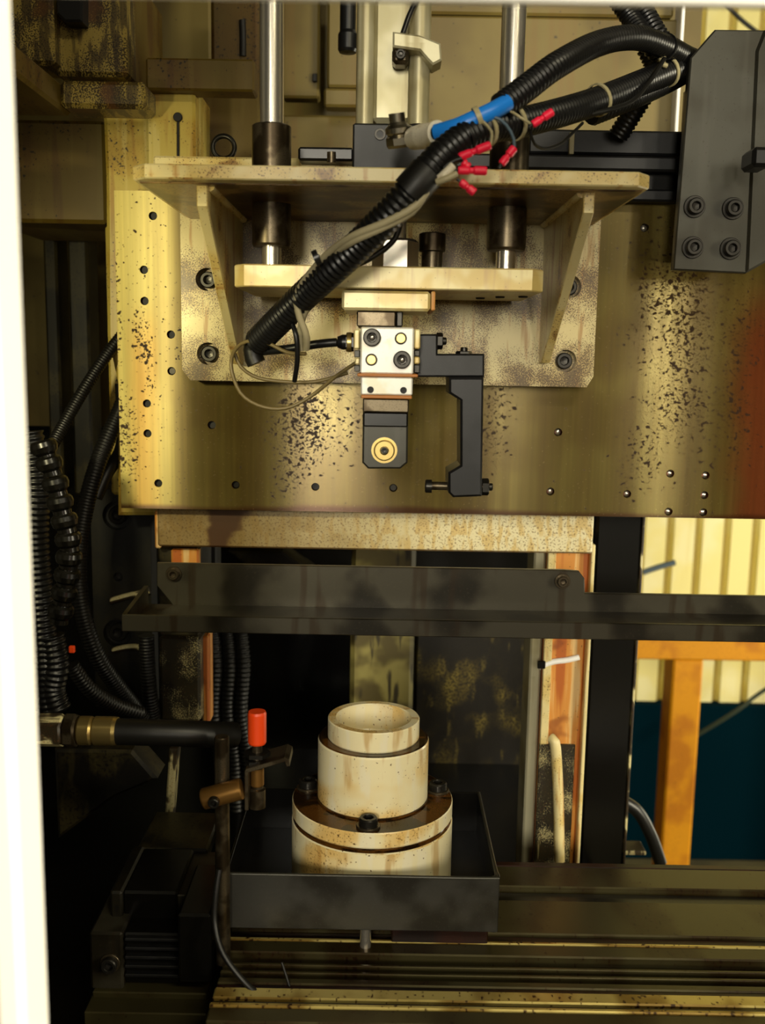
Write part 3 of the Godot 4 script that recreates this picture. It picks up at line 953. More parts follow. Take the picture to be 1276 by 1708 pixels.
func build_press() -> void:
	var t := thing("shelf_bracket", "cream welded shelf bracket with two gussets bolted to the steel plate", "bracket", P(650, 640, 0.97))
	# mounting plate
	var l: float = P(303, 560, 0.972).x
	var r: float = P(993, 560, 0.972).x
	var yt: float = P(640, 330, 0.972).y
	var yb: float = P(640, 640, 0.972).y
	var yc: float = P(640, 622, 0.972).y
	var holes := []
	for q in [[345, 466], [347, 590], [943, 602], [951, 478]]:
		var p := P(q[0], q[1], 0.972)
		holes.append([p.x, p.y, 0.0108, 0.012])
	var mp := B.new().plate(l, yc, r, yt, -0.972, -1.0, holes)
	mp.prism(PackedVector2Array([Vector2(l, yc), Vector2(r, yc), Vector2(r - 0.006, yb), Vector2(l + 0.008, yb)]), -0.972, -1.0)
	var mpl := part("mounting_plate", mp, M.mount_paint, t)
	for h in holes:
		piece("bolt", shared.socket, M.bolt_black, mpl, Vector3(h[0], h[1], -0.984), Vector3(0, 0, 1), 0.0078)
	# shelf
	var y0: float = P(640, 279, 0.76).y
	var y1: float = P(640, 304, 0.76).y
	var sl: float = P(222, 285, 0.772).x
	var sr: float = P(1083, 300, 0.772).x
	var fl: float = P(241, 285, 0.76).x
	var fr: float = P(1066, 300, 0.76).x
	part("shelf", plan(B.new()).prism(PackedVector2Array([Vector2(fl, -0.76), Vector2(fr, -0.76), Vector2(sr, -0.772), Vector2(sr, -0.972), Vector2(sl, -0.972), Vector2(sl, -0.772)]), y0, y1, 0.001), M.white_paint, t)
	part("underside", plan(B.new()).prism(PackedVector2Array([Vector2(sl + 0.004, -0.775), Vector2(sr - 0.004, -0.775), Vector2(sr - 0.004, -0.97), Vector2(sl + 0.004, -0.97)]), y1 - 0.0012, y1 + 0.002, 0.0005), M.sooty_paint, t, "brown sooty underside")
	var tb := pbox(B.new(), 255, 262, 590, 290, 0.95, 0.985, 0.002)
	part("rear_bar", tb, M.white_paint, t)
	# gussets
	for s in [[329, 310, 0], [955, 322, 1]]:
		var gx: float = P(s[0] + 8, 330, 0.782).x if s[2] == 0 else 0.1525
		var top := y1
		var low: float = P(s[0], 606, 0.968).y
		var g := side(B.new()).prism(PackedVector2Array([Vector2(-0.782, top), Vector2(-0.782, top - 0.016), Vector2(-0.957, low), Vector2(-0.972, low), Vector2(-0.972, top)]), gx - 0.0042, gx + 0.0042, 0.0008)
		part("gusset", g, M.white_paint, t)
		var wl := B.new().tube([Vector3(gx - 0.0055 + 0.011 * (1 - s[2]), top - 0.001, -0.785), Vector3(gx - 0.0055 + 0.011 * (1 - s[2]), top - 0.001, -0.87), Vector3(gx - 0.0055 + 0.011 * (1 - s[2]), top - 0.001, -0.965)], 0.0034, 8, 0.003, 0.0003)
		part("weld_bead", wl, M.white_paint, t)
	# guide rods
	for s in [[453, 20, 60, "left"], [861, 19, 60, "right"]]:
		var yy: float = P(s[0], 210, 0.87).y
		var x: float = P(453, 300, 0.87).x if s[3] == "left" else P(848, 300, 0.87).x
		var low: float = P(640, 452, 0.82).y
		var gr := thing("guide_rod", "polished steel guide rod %s of the cylinder with dark bushings through the shelf" % s[3], "guide rod", Vector3(x, y1, -0.87), "guide rods of the press")
		var b := B.new()
		b.xf = Transform3D(Basis(), Vector3(x, 0, -0.87))
		b.lathe([[0.0, yy - 0.01], [0.0103, yy - 0.01], [0.0103, 1.86], [0.0, 1.86]], 32)
		part("rod", b, M.chrome, gr)
		b = B.new()
		b.xf = Transform3D(Basis(), Vector3(x, 0, -0.87))
		b.lathe([[0.0105, y0], [0.0165, y0], [0.0165, yy - 0.001], [0.0155, yy], [0.0102, yy]], 32)
		part("bushing", b, M.dark_steel, gr)
		b = B.new()
		b.xf = Transform3D(Basis(), Vector3(x, 0, -0.87))
		b.lathe([[0.007, y1 - 0.036], [0.0155, y1 - 0.036], [0.0165, y1 - 0.034], [0.0165, y1]], 32)
		part("bushing", b, M.dark_steel, gr)
		b = B.new()
		b.xf = Transform3D(Basis(), Vector3(x, 0, -0.87))
		b.lathe([[0.0, low - 0.01], [0.0083, low - 0.01], [0.0083, y1 - 0.03], [0.0, y1 - 0.03]], 32)
		part("lower_rod", b, M.chrome, gr)
	# pneumatic cylinder on the shelf
	var cy := thing("air_cylinder", "aluminium air cylinder with black base block standing on the shelf", "air cylinder", Vector3(P(655, 275, 0.87).x, y0, -0.88))
	var bl := pbox(B.new(), 588, 206, 722, 283, 0.84, 0.95, 0.0015)
	part("base_block", bl, M.black_oxide, cy)
	piece("port", shared.washer, M.bolt_black, cy, P(634, 224, 0.8395), Vector3(0, 0, 1), 0.0046)
	part("barrel", pbox(B.new(), 622, -60, 690, 206, 0.872, 0.94, 0.004), M.aluminium, cy)
	for s in [[609, 14, 0.868], [700, 17, 0.862]]:
		var p := P(s[0], 100, s[2])
		var b := B.new()
		b.xf = Transform3D(Basis(), Vector3(p.x, 0, -s[2] - 0.006))
		var q: float = P(s[0], 207, s[2]).y
		b.lathe([[0.0, q], [s[1] * 0.00053, q], [s[1] * 0.00053, 1.87], [0.0, 1.87]], 24)
		part("tie_rod", b, M.aluminium, cy)
	part("side_rail", pbox(B.new(), 596, -60, 604, 206, 0.88, 0.9, 0.001), M.aluminium, cy)
	var sb := thing("sensor_bracket", "grey metal switch clamp on the right tie rod of the cylinder", "sensor clamp", P(695, 80, 0.85))
	part("clamp_body", B.new().prism(ppoly([[655, 52], [700, 58], [735, 72], [737, 100], [722, 108], [712, 98], [700, 84], [655, 78]], 0.845), -0.845, -0.872, 0.0015), M.aluminium, sb)
	part("switch", pbox(B.new(), 654, 78, 682, 106, 0.85, 0.868, 0.003), M.dark_steel, sb)
	part("lead", B.new().tube(path([[672, 56, 0.85], [685, 20, 0.853], [706, -20, 0.86]]), 0.0022, 8), M.black_plastic, sb)
	piece("screw", shared.socket, M.bolt_black, sb, P(668, 92, 0.85), Vector3(0, 0, 1), 0.004)
	# rod nut and stop stud under the shelf
	var nut := thing("rod_nut", "shiny steel hexagon rod nut standing on the carrier plate", "nut", P(658, 440, 0.86))
	var b2 := B.new()
	var np := P(659, 441, 0.86)
	b2.xf = Transform3D(Basis(), Vector3(np.x, np.y - 0.008, -0.86))
	b2.lathe([[0.0, 0.0], [0.0195, 0.0, 1], [0.0195, 0.026, 1], [0.017, 0.028], [0.009, 0.028], [0.009, 0.06], [0.0, 0.06]], 24)
	part("hexagon", b2, M.chrome, nut)
	var st := thing("stop_stud", "dark short stop stud right of the shiny rod nut", "stud", P(718, 440, 0.88))
	b2 = B.new()
	np = P(720, 441, 0.88)
	b2.xf = Transform3D(Basis(), Vector3(np.x, np.y - 0.008, -0.88))
	b2.lathe([[0.0, 0.0], [0.009, 0.0], [0.009, 0.018], [0.0115, 0.019], [0.0115, 0.033], [0.01, 0.034], [0.0, 0.034]], 24)
	part("stud", b2, M.dark_steel, st)
	# carrier plate
	var ct := thing("carrier_plate", "thick cream carrier plate with chamfered ends hanging below the guide rods", "plate", P(650, 480, 0.86))
	var cl: float = P(392, 460, 0.812).x
	var cr: float = P(905, 470, 0.812).x
	var cfl: float = P(407, 460, 0.8).x
	var cfr: float = P(888, 468, 0.8).x
	var cy0: float = P(648, 444, 0.8).y
	var cy1: float = P(648, 482, 0.8).y
	var cp := part("plate", plan(B.new()).prism(PackedVector2Array([Vector2(cfl, -0.8), Vector2(cfr, -0.8), Vector2(cr, -0.81), Vector2(cr, -0.935), Vector2(cl, -0.935), Vector2(cl, -0.81)]), cy0, cy1, 0.001), M.carrier_paint, ct)
	for s in [[846, 0.87], [884, 0.86], [815, 0.89]]:
		var p := P(s[0], 482, 0.82)
		piece("screw_hole", shared.pin, M.hole_black, cp, Vector3(p.x, cy1 + 0.0012, -s[1]), Vector3(0, -1, 0), 0.004)
	# gripper
	var g := thing("gripper", "white air gripper block with four round screws and a dark steel finger", "gripper", P(645, 700, 0.8))
	part("adapter_plate", pbox(B.new(), 570, 485, 718, 518, 0.786, 0.87, 0.002), M.carrier_paint, g)
	part("adapter_side", pbox(B.new(), 719, 486, 726, 518, 0.8, 0.87, 0.001), M.rusty_paint, g)
	part("neck", pbox(B.new(), 595, 519, 660, 545, 0.795, 0.86, 0.001), M.dark_steel, g)
	part("neck", pbox(B.new(), 661, 519, 672, 545, 0.8, 0.86, 0.001), M.bolt_black, g)
	var gb := part("body", pbox(B.new(), 601, 546, 690, 624, 0.778, 0.85, 0.0012), M.gripper_white, g)
	for q in [[590, 549, 600, 582], [691, 549, 701, 582], [592, 597, 600, 608], [691, 595, 700, 607]]:
		part("side_ear", pbox(B.new(), q[0], q[1], q[2], q[3], 0.79, 0.84, 0.001), M.carrier_paint, g)
	for q in [[591, 584, 600, 596], [591, 609, 600, 620], [691, 584, 700, 594], [691, 608, 700, 622]]:
		part("side_groove", pbox(B.new(), q[0], q[1], q[2], q[3], 0.8, 0.84, 0.0005), M.bolt_black, g)
	part("jaw_guide", pbox(B.new(), 596, 623.5, 697, 628.5, 0.776, 0.84, 0.0006), M.rust_line, g)
	var jw := part("jaw", pbox(B.new(), 602, 629, 688, 659, 0.778, 0.85, 0.001), M.gripper_white, g)
	part("jaw_edge", pbox(B.new(), 602, 659.5, 687, 665, 0.778, 0.85, 0.001), M.rust_line, jw, "rust stained lower edge")
	for q in [[620.5, 563, 14.5, 1], [670.5, 600, 14.5, 1], [668.5, 564.5, 10, 0], [619.5, 600, 10, 0]]:
		var p := P(q[0], q[1], 0.778)
		var rr: float = q[2] * 0.00047
		if q[3] == 1:
			piece("screw", shared.socket, M.bolt_black, gb, Vector3(p.x, p.y, -0.779), Vector3(0, 0, 1), rr)
			piece("screw_core", shared.dome, M.chrome, gb, Vector3(p.x, p.y, -0.779 + rr * 0.2), Vector3(0, 0, 1), rr * 0.42)
		else:
			piece("pin_collar", shared.washer, M.hole_black, gb, p, Vector3(0, 0, 1), rr)
			piece("pin", shared.pin, M.brass, gb, p, Vector3(0, 0, 1), rr * 0.8)
	for q in [[618, 650], [673, 651]]:
		piece("screw_hole", shared.pin, M.hole_black, jw, P(q[0], q[1], 0.7788), Vector3(0, 0, 1), 0.0026)
	part("spacer", pbox(B.new(), 605, 665, 682, 688, 0.788, 0.85, 0.001), M.dark_steel, g)
	var fz := 0.8
	var fi := part("finger", B.new().prism(ppoly([[605, 688], [681, 688], [680, 772], [668, 782], [614, 782], [604, 772]], fz), -fz, -0.835, 0.0015), M.grey_sheet, g)
	part("finger_seat", pbox(B.new(), 606, 688, 680, 712, 0.797, 0.83, 0.001), M.oily_black, g)
	var nb := P(641, 751, fz)
	var bs := B.new()
	bs.xf = Transform3D(along(Vector3(0, 0, 1)), nb)
	bs.lathe([[0.0105, 0.0], [0.0105, 0.0004], [0.0086, 0.0004], [0.0082, 0.0035], [0.0074, 0.004], [0.0036, 0.004], [0.003, 0.001], [0.0, 0.001]], 24)
	part("bush", bs, M.brass, fi)
	piece("screw", shared.socket, M.bolt_black, fi, nb + Vector3(0, 0, 0.0005), Vector3(0, 0, 1), 0.0028)
	# stop arm
	var sa := thing("stop_bracket", "black steel stop arm reaching down on the right of the gripper", "stop bracket", P(760, 700, 0.81))
	part("upper_arm", B.new().prism(ppoly([[694, 557], [730, 557], [730, 590], [808, 590], [808, 629], [694, 629]], 0.815), -0.815, -0.86, 0.0015), M.black_oxide, sa)
	part("leg", B.new().prism(ppoly([[749, 629.5], [807, 629.5], [804, 828], [756, 830], [748, 822], [748, 788], [768, 776], [768, 668], [749, 656]], 0.812), -0.812, -0.855, 0.0018), M.black_oxide, sa)
	for q in [[740, 569, 1.0], [774, 584, 0.0]]:
		var p := P(q[0], q[1], 0.83)
		var dir := Vector3(1, 0, 0) if q[2] > 0.5 else Vector3(0, 1, 0)
		piece("bolt", shared.nut, M.bolt_black, sa, p - dir * 0.006, dir, 0.0062)
	var bp := P(762, 811, 0.833)
	var bb := B.new()
	bb.xf = Transform3D(along(Vector3(1, 0, 0)), Vector3(bp.x, bp.y, -0.833))
	bb.lathe([[0.0, -0.024], [0.0036, -0.024], [0.0036, 0.026], [0.0, 0.026]], 16)
	part("adjusting_screw", bb, M.dark_steel, sa)
	piece("screw_head", shared.socket, M.bolt_black, sa, P(720, 811, 0.833), Vector3(-1, 0, 0), 0.0056)
	piece("lock_nut", shared.nut, M.bolt_black, sa, P(804, 812, 0.833), Vector3(1, 0, 0), 0.0066)
	# air fitting at the left of the gripper
	var af := thing("air_fitting", "black and brass push fitting with black tube left of the gripper", "fitting", P(575, 572, 0.81))
	var fp := P(590, 571, 0.81)
	var fb := B.new()
	fb.xf = Transform3D(along(Vector3(-1, 0, 0)), fp)
	fb.lathe([[0.0, 0.0], [0.0075, 0.0, 1], [0.0075, 0.006, 1], [0.006, 0.006], [0.006, 0.009], [0.0045, 0.013], [0.003, 0.013]], 24)
	part("body", fb, M.black_plastic, af)
	fb = B.new()
	fb.xf = Transform3D(along(Vector3(-1, 0, 0)), fp + Vector3(-0.0015, 0, 0))
	fb.lathe([[0.0076, 0.0], [0.0079, 0.0005], [0.0079, 0.0035], [0.0076, 0.004]], 24)
	part("collar", fb, M.brass, af)
	part("tube", B.new().tube(path([[562, 571, 0.81], [530, 574, 0.812], [480, 582, 0.82], [440, 586, 0.835]]), 0.0036, 10), M.black_plastic, af)


# ---------------------------------------------------------------- bracket and slide at the upper right
func build_right_side() -> void:
	var t := thing("grey_bracket", "dark grey folded steel bracket with four socket bolts at the upper right", "bracket", P(1180, 450, 0.93))
	var fc := part("face", B.new().prism(ppoly([[1152, 96], [1193, 49], [1276, 50], [1262, 86], [1245, 456], [1123, 450]], 0.92), -0.92, -0.93, 0.0012), M.grey_sheet, t)
	part("flange", B.new().prism(ppoly([[1275, 50], [1310, 50], [1310, 436], [1280, 436], [1244, 456], [1261, 86]], 0.92), -0.9185, -0.93, 0.002), M.grey_sheet, t)
	part("backing", pbox(B.new(), 1168, 120, 1300, 430, 0.93, 1.0, 0.002), M.oily_black, t)
	for q in [[1158, 345], [1222, 348], [1155, 413], [1218, 415]]:
		piece("washer", shared.washer, M.bolt_black, fc, P(q[0], q[1], 0.92), Vector3(0, 0, 1), 0.0098)
		piece("bolt", shared.socket, M.bolt_black, fc, P(q[0], q[1], 0.9195), Vector3(0, 0, 1), 0.0072)
	solo("cable_gland", pbox(B.new(), 1256, 244, 1290, 278, 0.86, 0.89, 0.003), M.black_plastic, "small black plug on the right edge of the grey bracket", "plug")
	var s := thing("slide_rail", "black horizontal slide rail behind the shelf reaching to the grey bracket", "slide rail", P(1000, 300, 1.0))
	part("upper_rail", pbox(B.new(), 882, 217, 1180, 258, 0.99, 1.08, 0.002), M.black_oxide, s)
	part("step", pbox(B.new(), 720, 258, 1180, 283, 0.98, 1.08, 0.002), M.black_oxide, s)
	part("carriage", pbox(B.new(), 800, 284, 1180, 334, 0.995, 1.08, 0.002), M.oily_black, s)
	part("carriage_edge", pbox(B.new(), 880, 314, 1180, 335, 0.985, 1.05, 0.002), M.black_oxide, s)
	solo("black_plug", pbox(B.new(), 497, 245, 590, 268, 0.93, 0.97, 0.002), M.black_plastic, "flat black block on the shelf left of the cylinder base", "block")
	solo("small_screw", B.new().tube(path([[553, 272, 0.9], [553, 262, 0.9], [553, 254, 0.9]]), 0.004, 10), M.dark_steel, "little dark screw standing before the flat black block", "screw")
	solo("white_marker", pbox(B.new(), 950, 220, 958, 257, 0.984, 0.99, 0.0005), M.tie_clear, "thin pale vertical strap on the black slide rail", "strap")


# ---------------------------------------------------------------- chute, posts, pit and machine bed
func build_lower() -> void:
	# chute
	var t := thing("chute", "long dark steel chute running across under the cream bar", "chute", P(700, 1060, 0.88))
	var fy: float = P(640, 1033, 0.86).y
	var by: float = P(640, 1061, 0.86).y
	var lx: float = P(203, 1045, 0.86).x
	var rx: float = P(1420, 1045, 0.86).x
	part("front_wall", B.new().box(Vector3((lx + rx) * 0.5, (fy + by) * 0.5, -0.862), Vector3(rx - lx, fy - by, 0.004), 0.0008), M.tray_steel, t)
	part("bottom", B.new().box(Vector3((lx + rx) * 0.5, by + 0.002, -0.905), Vector3(rx - lx, 0.004, 0.082), 0.0004), M.tray_steel, t)
	var wy: float = P(1000, 990, 0.945).y
	var bw := part("back_wall", B.new().prism(PackedVector2Array([Vector2(lx + 0.03, by), Vector2(rx, by), Vector2(rx, wy), Vector2(P(976, 980, 0.945).x, wy), Vector2(P(975, 965, 0.945).x, P(975, 965, 0.945).y), Vector2(P(966, 953, 0.945).x, P(966, 953, 0.945).y), Vector2(P(940, 951, 0.945).x, P(940, 951, 0.945).y), Vector2(P(262, 951, 0.945).x, P(940, 951, 0.945).y), Vector2(P(262, 985, 0.945).x, wy)]), -0.945, -0.951, 0.0008), M.tray_steel, t)
	part("end_wall", side(B.new()).prism(PackedVector2Array([Vector2(-0.862, by), Vector2(-0.862, fy), Vector2(-0.945, wy), Vector2(-0.945, by)]), lx, lx + 0.004), M.tray_steel, t)
	for q in [[290, 957], [938, 969]]:
		piece("washer", shared.washer, M.dark_steel, bw, P(q[0], q[1], 0.945), Vector3(0, 0, 1), 0.0078)
		piece("bolt", shared.socket, M.dark_steel, bw, P(q[0], q[1], 0.9445), Vector3(0, 0, 1), 0.0055)
	# posts
	var p := thing("rusty_post", "upright post with orange rust and a white paint streak right of the white fixture", "post", P(920, 1400, 1.06))
	var xa: float = P(908, 1100, 1.06).x
	var xb: float = P(975, 1100, 1.06).x
	var xl: float = P(889, 1100, 1.06).x
	var yt: float = P(930, 905, 1.06).y
	var yb: float = 0.9
	part("face", B.new().box(Vector3((xa + xb) * 0.5, (yt + yb) * 0.5, -1.07), Vector3(xb - xa, yt - yb, 0.02), 0.002), M.rusty_paint, p)
	part("side_flange", B.new().box(Vector3((xl + xa) * 0.5 - 0.001, (yt + yb) * 0.5, -1.1), Vector3(xa - xl, yt - yb, 0.05), 0.002), M.aluminium, p)
	part("edge", B.new().box(Vector3(xb + 0.002, (yt + yb) * 0.5, -1.066), Vector3(0.004, yt - yb, 0.03), 0.001), M.white_paint, p)
	var ym: float = P(930, 1240, 1.06).y
	part("lower_face", B.new().box(Vector3((xa + xb) * 0.5 - 0.004, (ym + yb) * 0.5, -1.0585), Vector3(xb - xa - 0.004, ym - yb, 0.003), 0.001), M.worn_dark, p)
	part("edge", B.new().box(Vector3(xa + 0.003, (yt + ym) * 0.5, -1.058), Vector3(0.009, yt - ym, 0.004), 0.001), M.white_paint, p)
	part("paint_streak", B.new().tube(path([[899, 1112, 1.058], [922, 1104, 1.058], [945, 1101, 1.058], [966, 1096, 1.058]]), 0.0034, 8), M.white_frame, p)
	part("paint_chip", pbox(B.new(), 897, 1103, 910, 1116, 1.053, 1.056, 0.001), M.oily_black, p)
	part("rail_bar", B.new().tube(path([[920, 1232, 1.04], [926, 1242, 1.036], [930, 1300, 1.036], [932, 1360, 1.036], [933, 1436, 1.036]]), 0.006, 10), M.white_paint, p)
	solo("dark_column", B.new().box(Vector3((P(985, 1100, 1.12).x + P(1058, 1100, 1.12).x) * 0.5, 1.27, -1.17), Vector3(wid(983, 1058, 1100, 1.12), 0.78, 0.1), 0.003), M.oily_black, "broad oily black column right of the rusty post", "column")
	var ce: float = P(1059, 1100, 1.12).x
	solo("column_lit_edge", B.new().box(Vector3(ce + 0.0012, 1.3, -1.125), Vector3(0.003, 0.72, 0.01), 0.0008), M.chipped_white, "thin pale strip added as the lit right edge of the black column", "edge strip")  # pale strip stands in for light caught on the column's edge
	var lp := thing("oily_post", "short dark rusted post under the left end of the cream bar", "post", P(300, 1000, 1.05))
	part("face", pbox(B.new(), 264, 914, 332, 1062, 1.04, 1.12, 0.002), M.grimy_paint, lp)
	part("stain", pbox(B.new(), 285, 916, 331, 952, 1.036, 1.05, 0.002), M.rusty_paint, lp)
	solo("worn_upright", pbox(B.new(), 266, 1062, 334, 1204, 1.06, 1.1, 0.003), M.worn_dark, "worn white painted upright hanging below the left end of the chute", "upright")
	solo("worn_upright", pbox(B.new(), 337, 1062, 348, 1210, 1.08, 1.11, 0.002), M.rusty_paint, "narrow rusty strip beside the worn white upright left below the chute", "upright")
	solo("pale_strip", B.new().prism(ppoly([[282, 1250], [296, 1250], [283, 1416], [271, 1416]], 1.0), -1.0, -1.02, 0.002), M.chipped_white, "narrow chipped pale strip standing left behind the rod clamp", "strip")
	# things deep behind
	solo("rear_casting", pbox(B.new(), 583, 905, 688, 1480, 1.32, 1.4, 0.006), M.rear_paint, "olive cast upright in the dark behind the white fixture", "machine casting")
	solo("rear_casting", B.new().prism(ppoly([[380, 920], [470, 920], [600, 1010], [600, 1060], [480, 1000]], 1.34), -1.34, -1.4, 0.003), M.grimy_paint, "slanted dark casting in the gap under the cream bar", "machine casting")
	solo("rear_guard", pbox(B.new(), 690, 1040, 885, 1345, 1.42, 1.45, 0.004), M.mottled_dark, "large grimy olive panel in the pit behind the white fixture", "guard")
	solo("rear_strip", pbox(B.new(), 346, 870, 362, 975, 1.12, 1.15, 0.003), M.dark_paint, "short olive strip in the gap under the left of the cream bar", "strip")
	for q in [[355, "leftmost"], [378, "second from left"], [400, "third from left"]]:
		solo("pit_hose", B.new().tube(path([[q[0], 1040, 1.25], [q[0] + 6, 1110, 1.24], [q[0] + 2, 1190, 1.24], [q[0] + 14, 1280, 1.25], [q[0] + 20, 1480, 1.25]]), 0.009, 10, 0.006, 0.0006), M.black_rubber, "black ribbed hose hanging in the dark pit, %s of three" % q[1], "hose", "hoses in the pit")
	# machine bed
	var bed := thing("machine_bed", "long oily steel machine bed with grooves running across the bottom", "machine bed", Vector3(0.1, 1.0, -0.85))
	# strips: from photo row a to photo row b, height of the strip's top over the bed's base, material
	for q in [[1433, 1441, 0.0, "bed_rust", "edge"], [1441, 1474, 0.0, "bed_steel", "rail"], [1475, 1497, -0.006, "oily_black", "groove"], [1497, 1553, 0.0, "bed_steel", "rail"], [1553, 1568, -0.003, "bed_rust", "groove"], [1568, 1572, 0.001, "bed_bright", "bright_edge"], [1572, 1591, 0.0, "bed_steel", "rail"], [1591, 1603, -0.01, "oily_black", "groove"], [1603, 1607, -0.003, "bed_steel", "rib"], [1607, 1616, -0.01, "oily_black", "groove"], [1616, 1620, -0.003, "bed_steel", "rib"], [1620, 1630, -0.01, "oily_black", "groove"], [1630, 1640, -0.002, "bed_steel", "rail"], [1640, 1650, -0.003, "bed_rust", "groove"], [1650, 1668, 0.0, "bed_bright", "rail"], [1668, 1671, -0.005, "bed_rust", "groove"], [1671, 1682, -0.001, "bed_steel", "rail"], [1682, 1688, 0.0035, "bed_bright", "bright_edge"], [1688, 1712, 0.002, "bed_steel", "rail"], [1712, 1790, -0.02, "oily_black", "groove"]]:
		var top: float = 1.04 + q[2]
		var za := depth_at(q[0], 1.04)
		var zb := depth_at(q[1], 1.04)
		var lx2: float = -0.42
		part(q[4], B.new().box(Vector3(0.335, (top + 0.95) * 0.5, -(za + zb) * 0.5), Vector3(0.93, top - 0.95, za - zb), 0.0012), M[q[3]], bed)
	piece("screw", shared.dome, M.bolt_black, bed, Vector3(P(890, 1556, 0.81).x, 1.029, -depth_at(1556, 1.03)), Vector3(0, 1, 0), 0.004)
	solo("arc_hose", B.new().tube(path([[1030, 1332, 1.25], [1062, 1352, 1.25], [1085, 1392, 1.25], [1102, 1440, 1.25]]), 0.0085, 10), M.black_rubber, "black hose bending down between the black column and the yellow post", "hose")
	solo("foot_bar", pbox(B.new(), 1034, 1420, 1078, 1427, 1.2, 1.23, 0.002), M.chipped_white, "small pale bar at the foot of the black column", "bar")


func depth_at(row: float, y: float) -> float:      # how far away a level surface at height y is met on a photo row
	var dir: Vector3 = cam_basis * Vector3(0.0, -(row - 854.0) / FOC, -1.0)
	return -dir.z * (EYE.y - y) / -dir.y


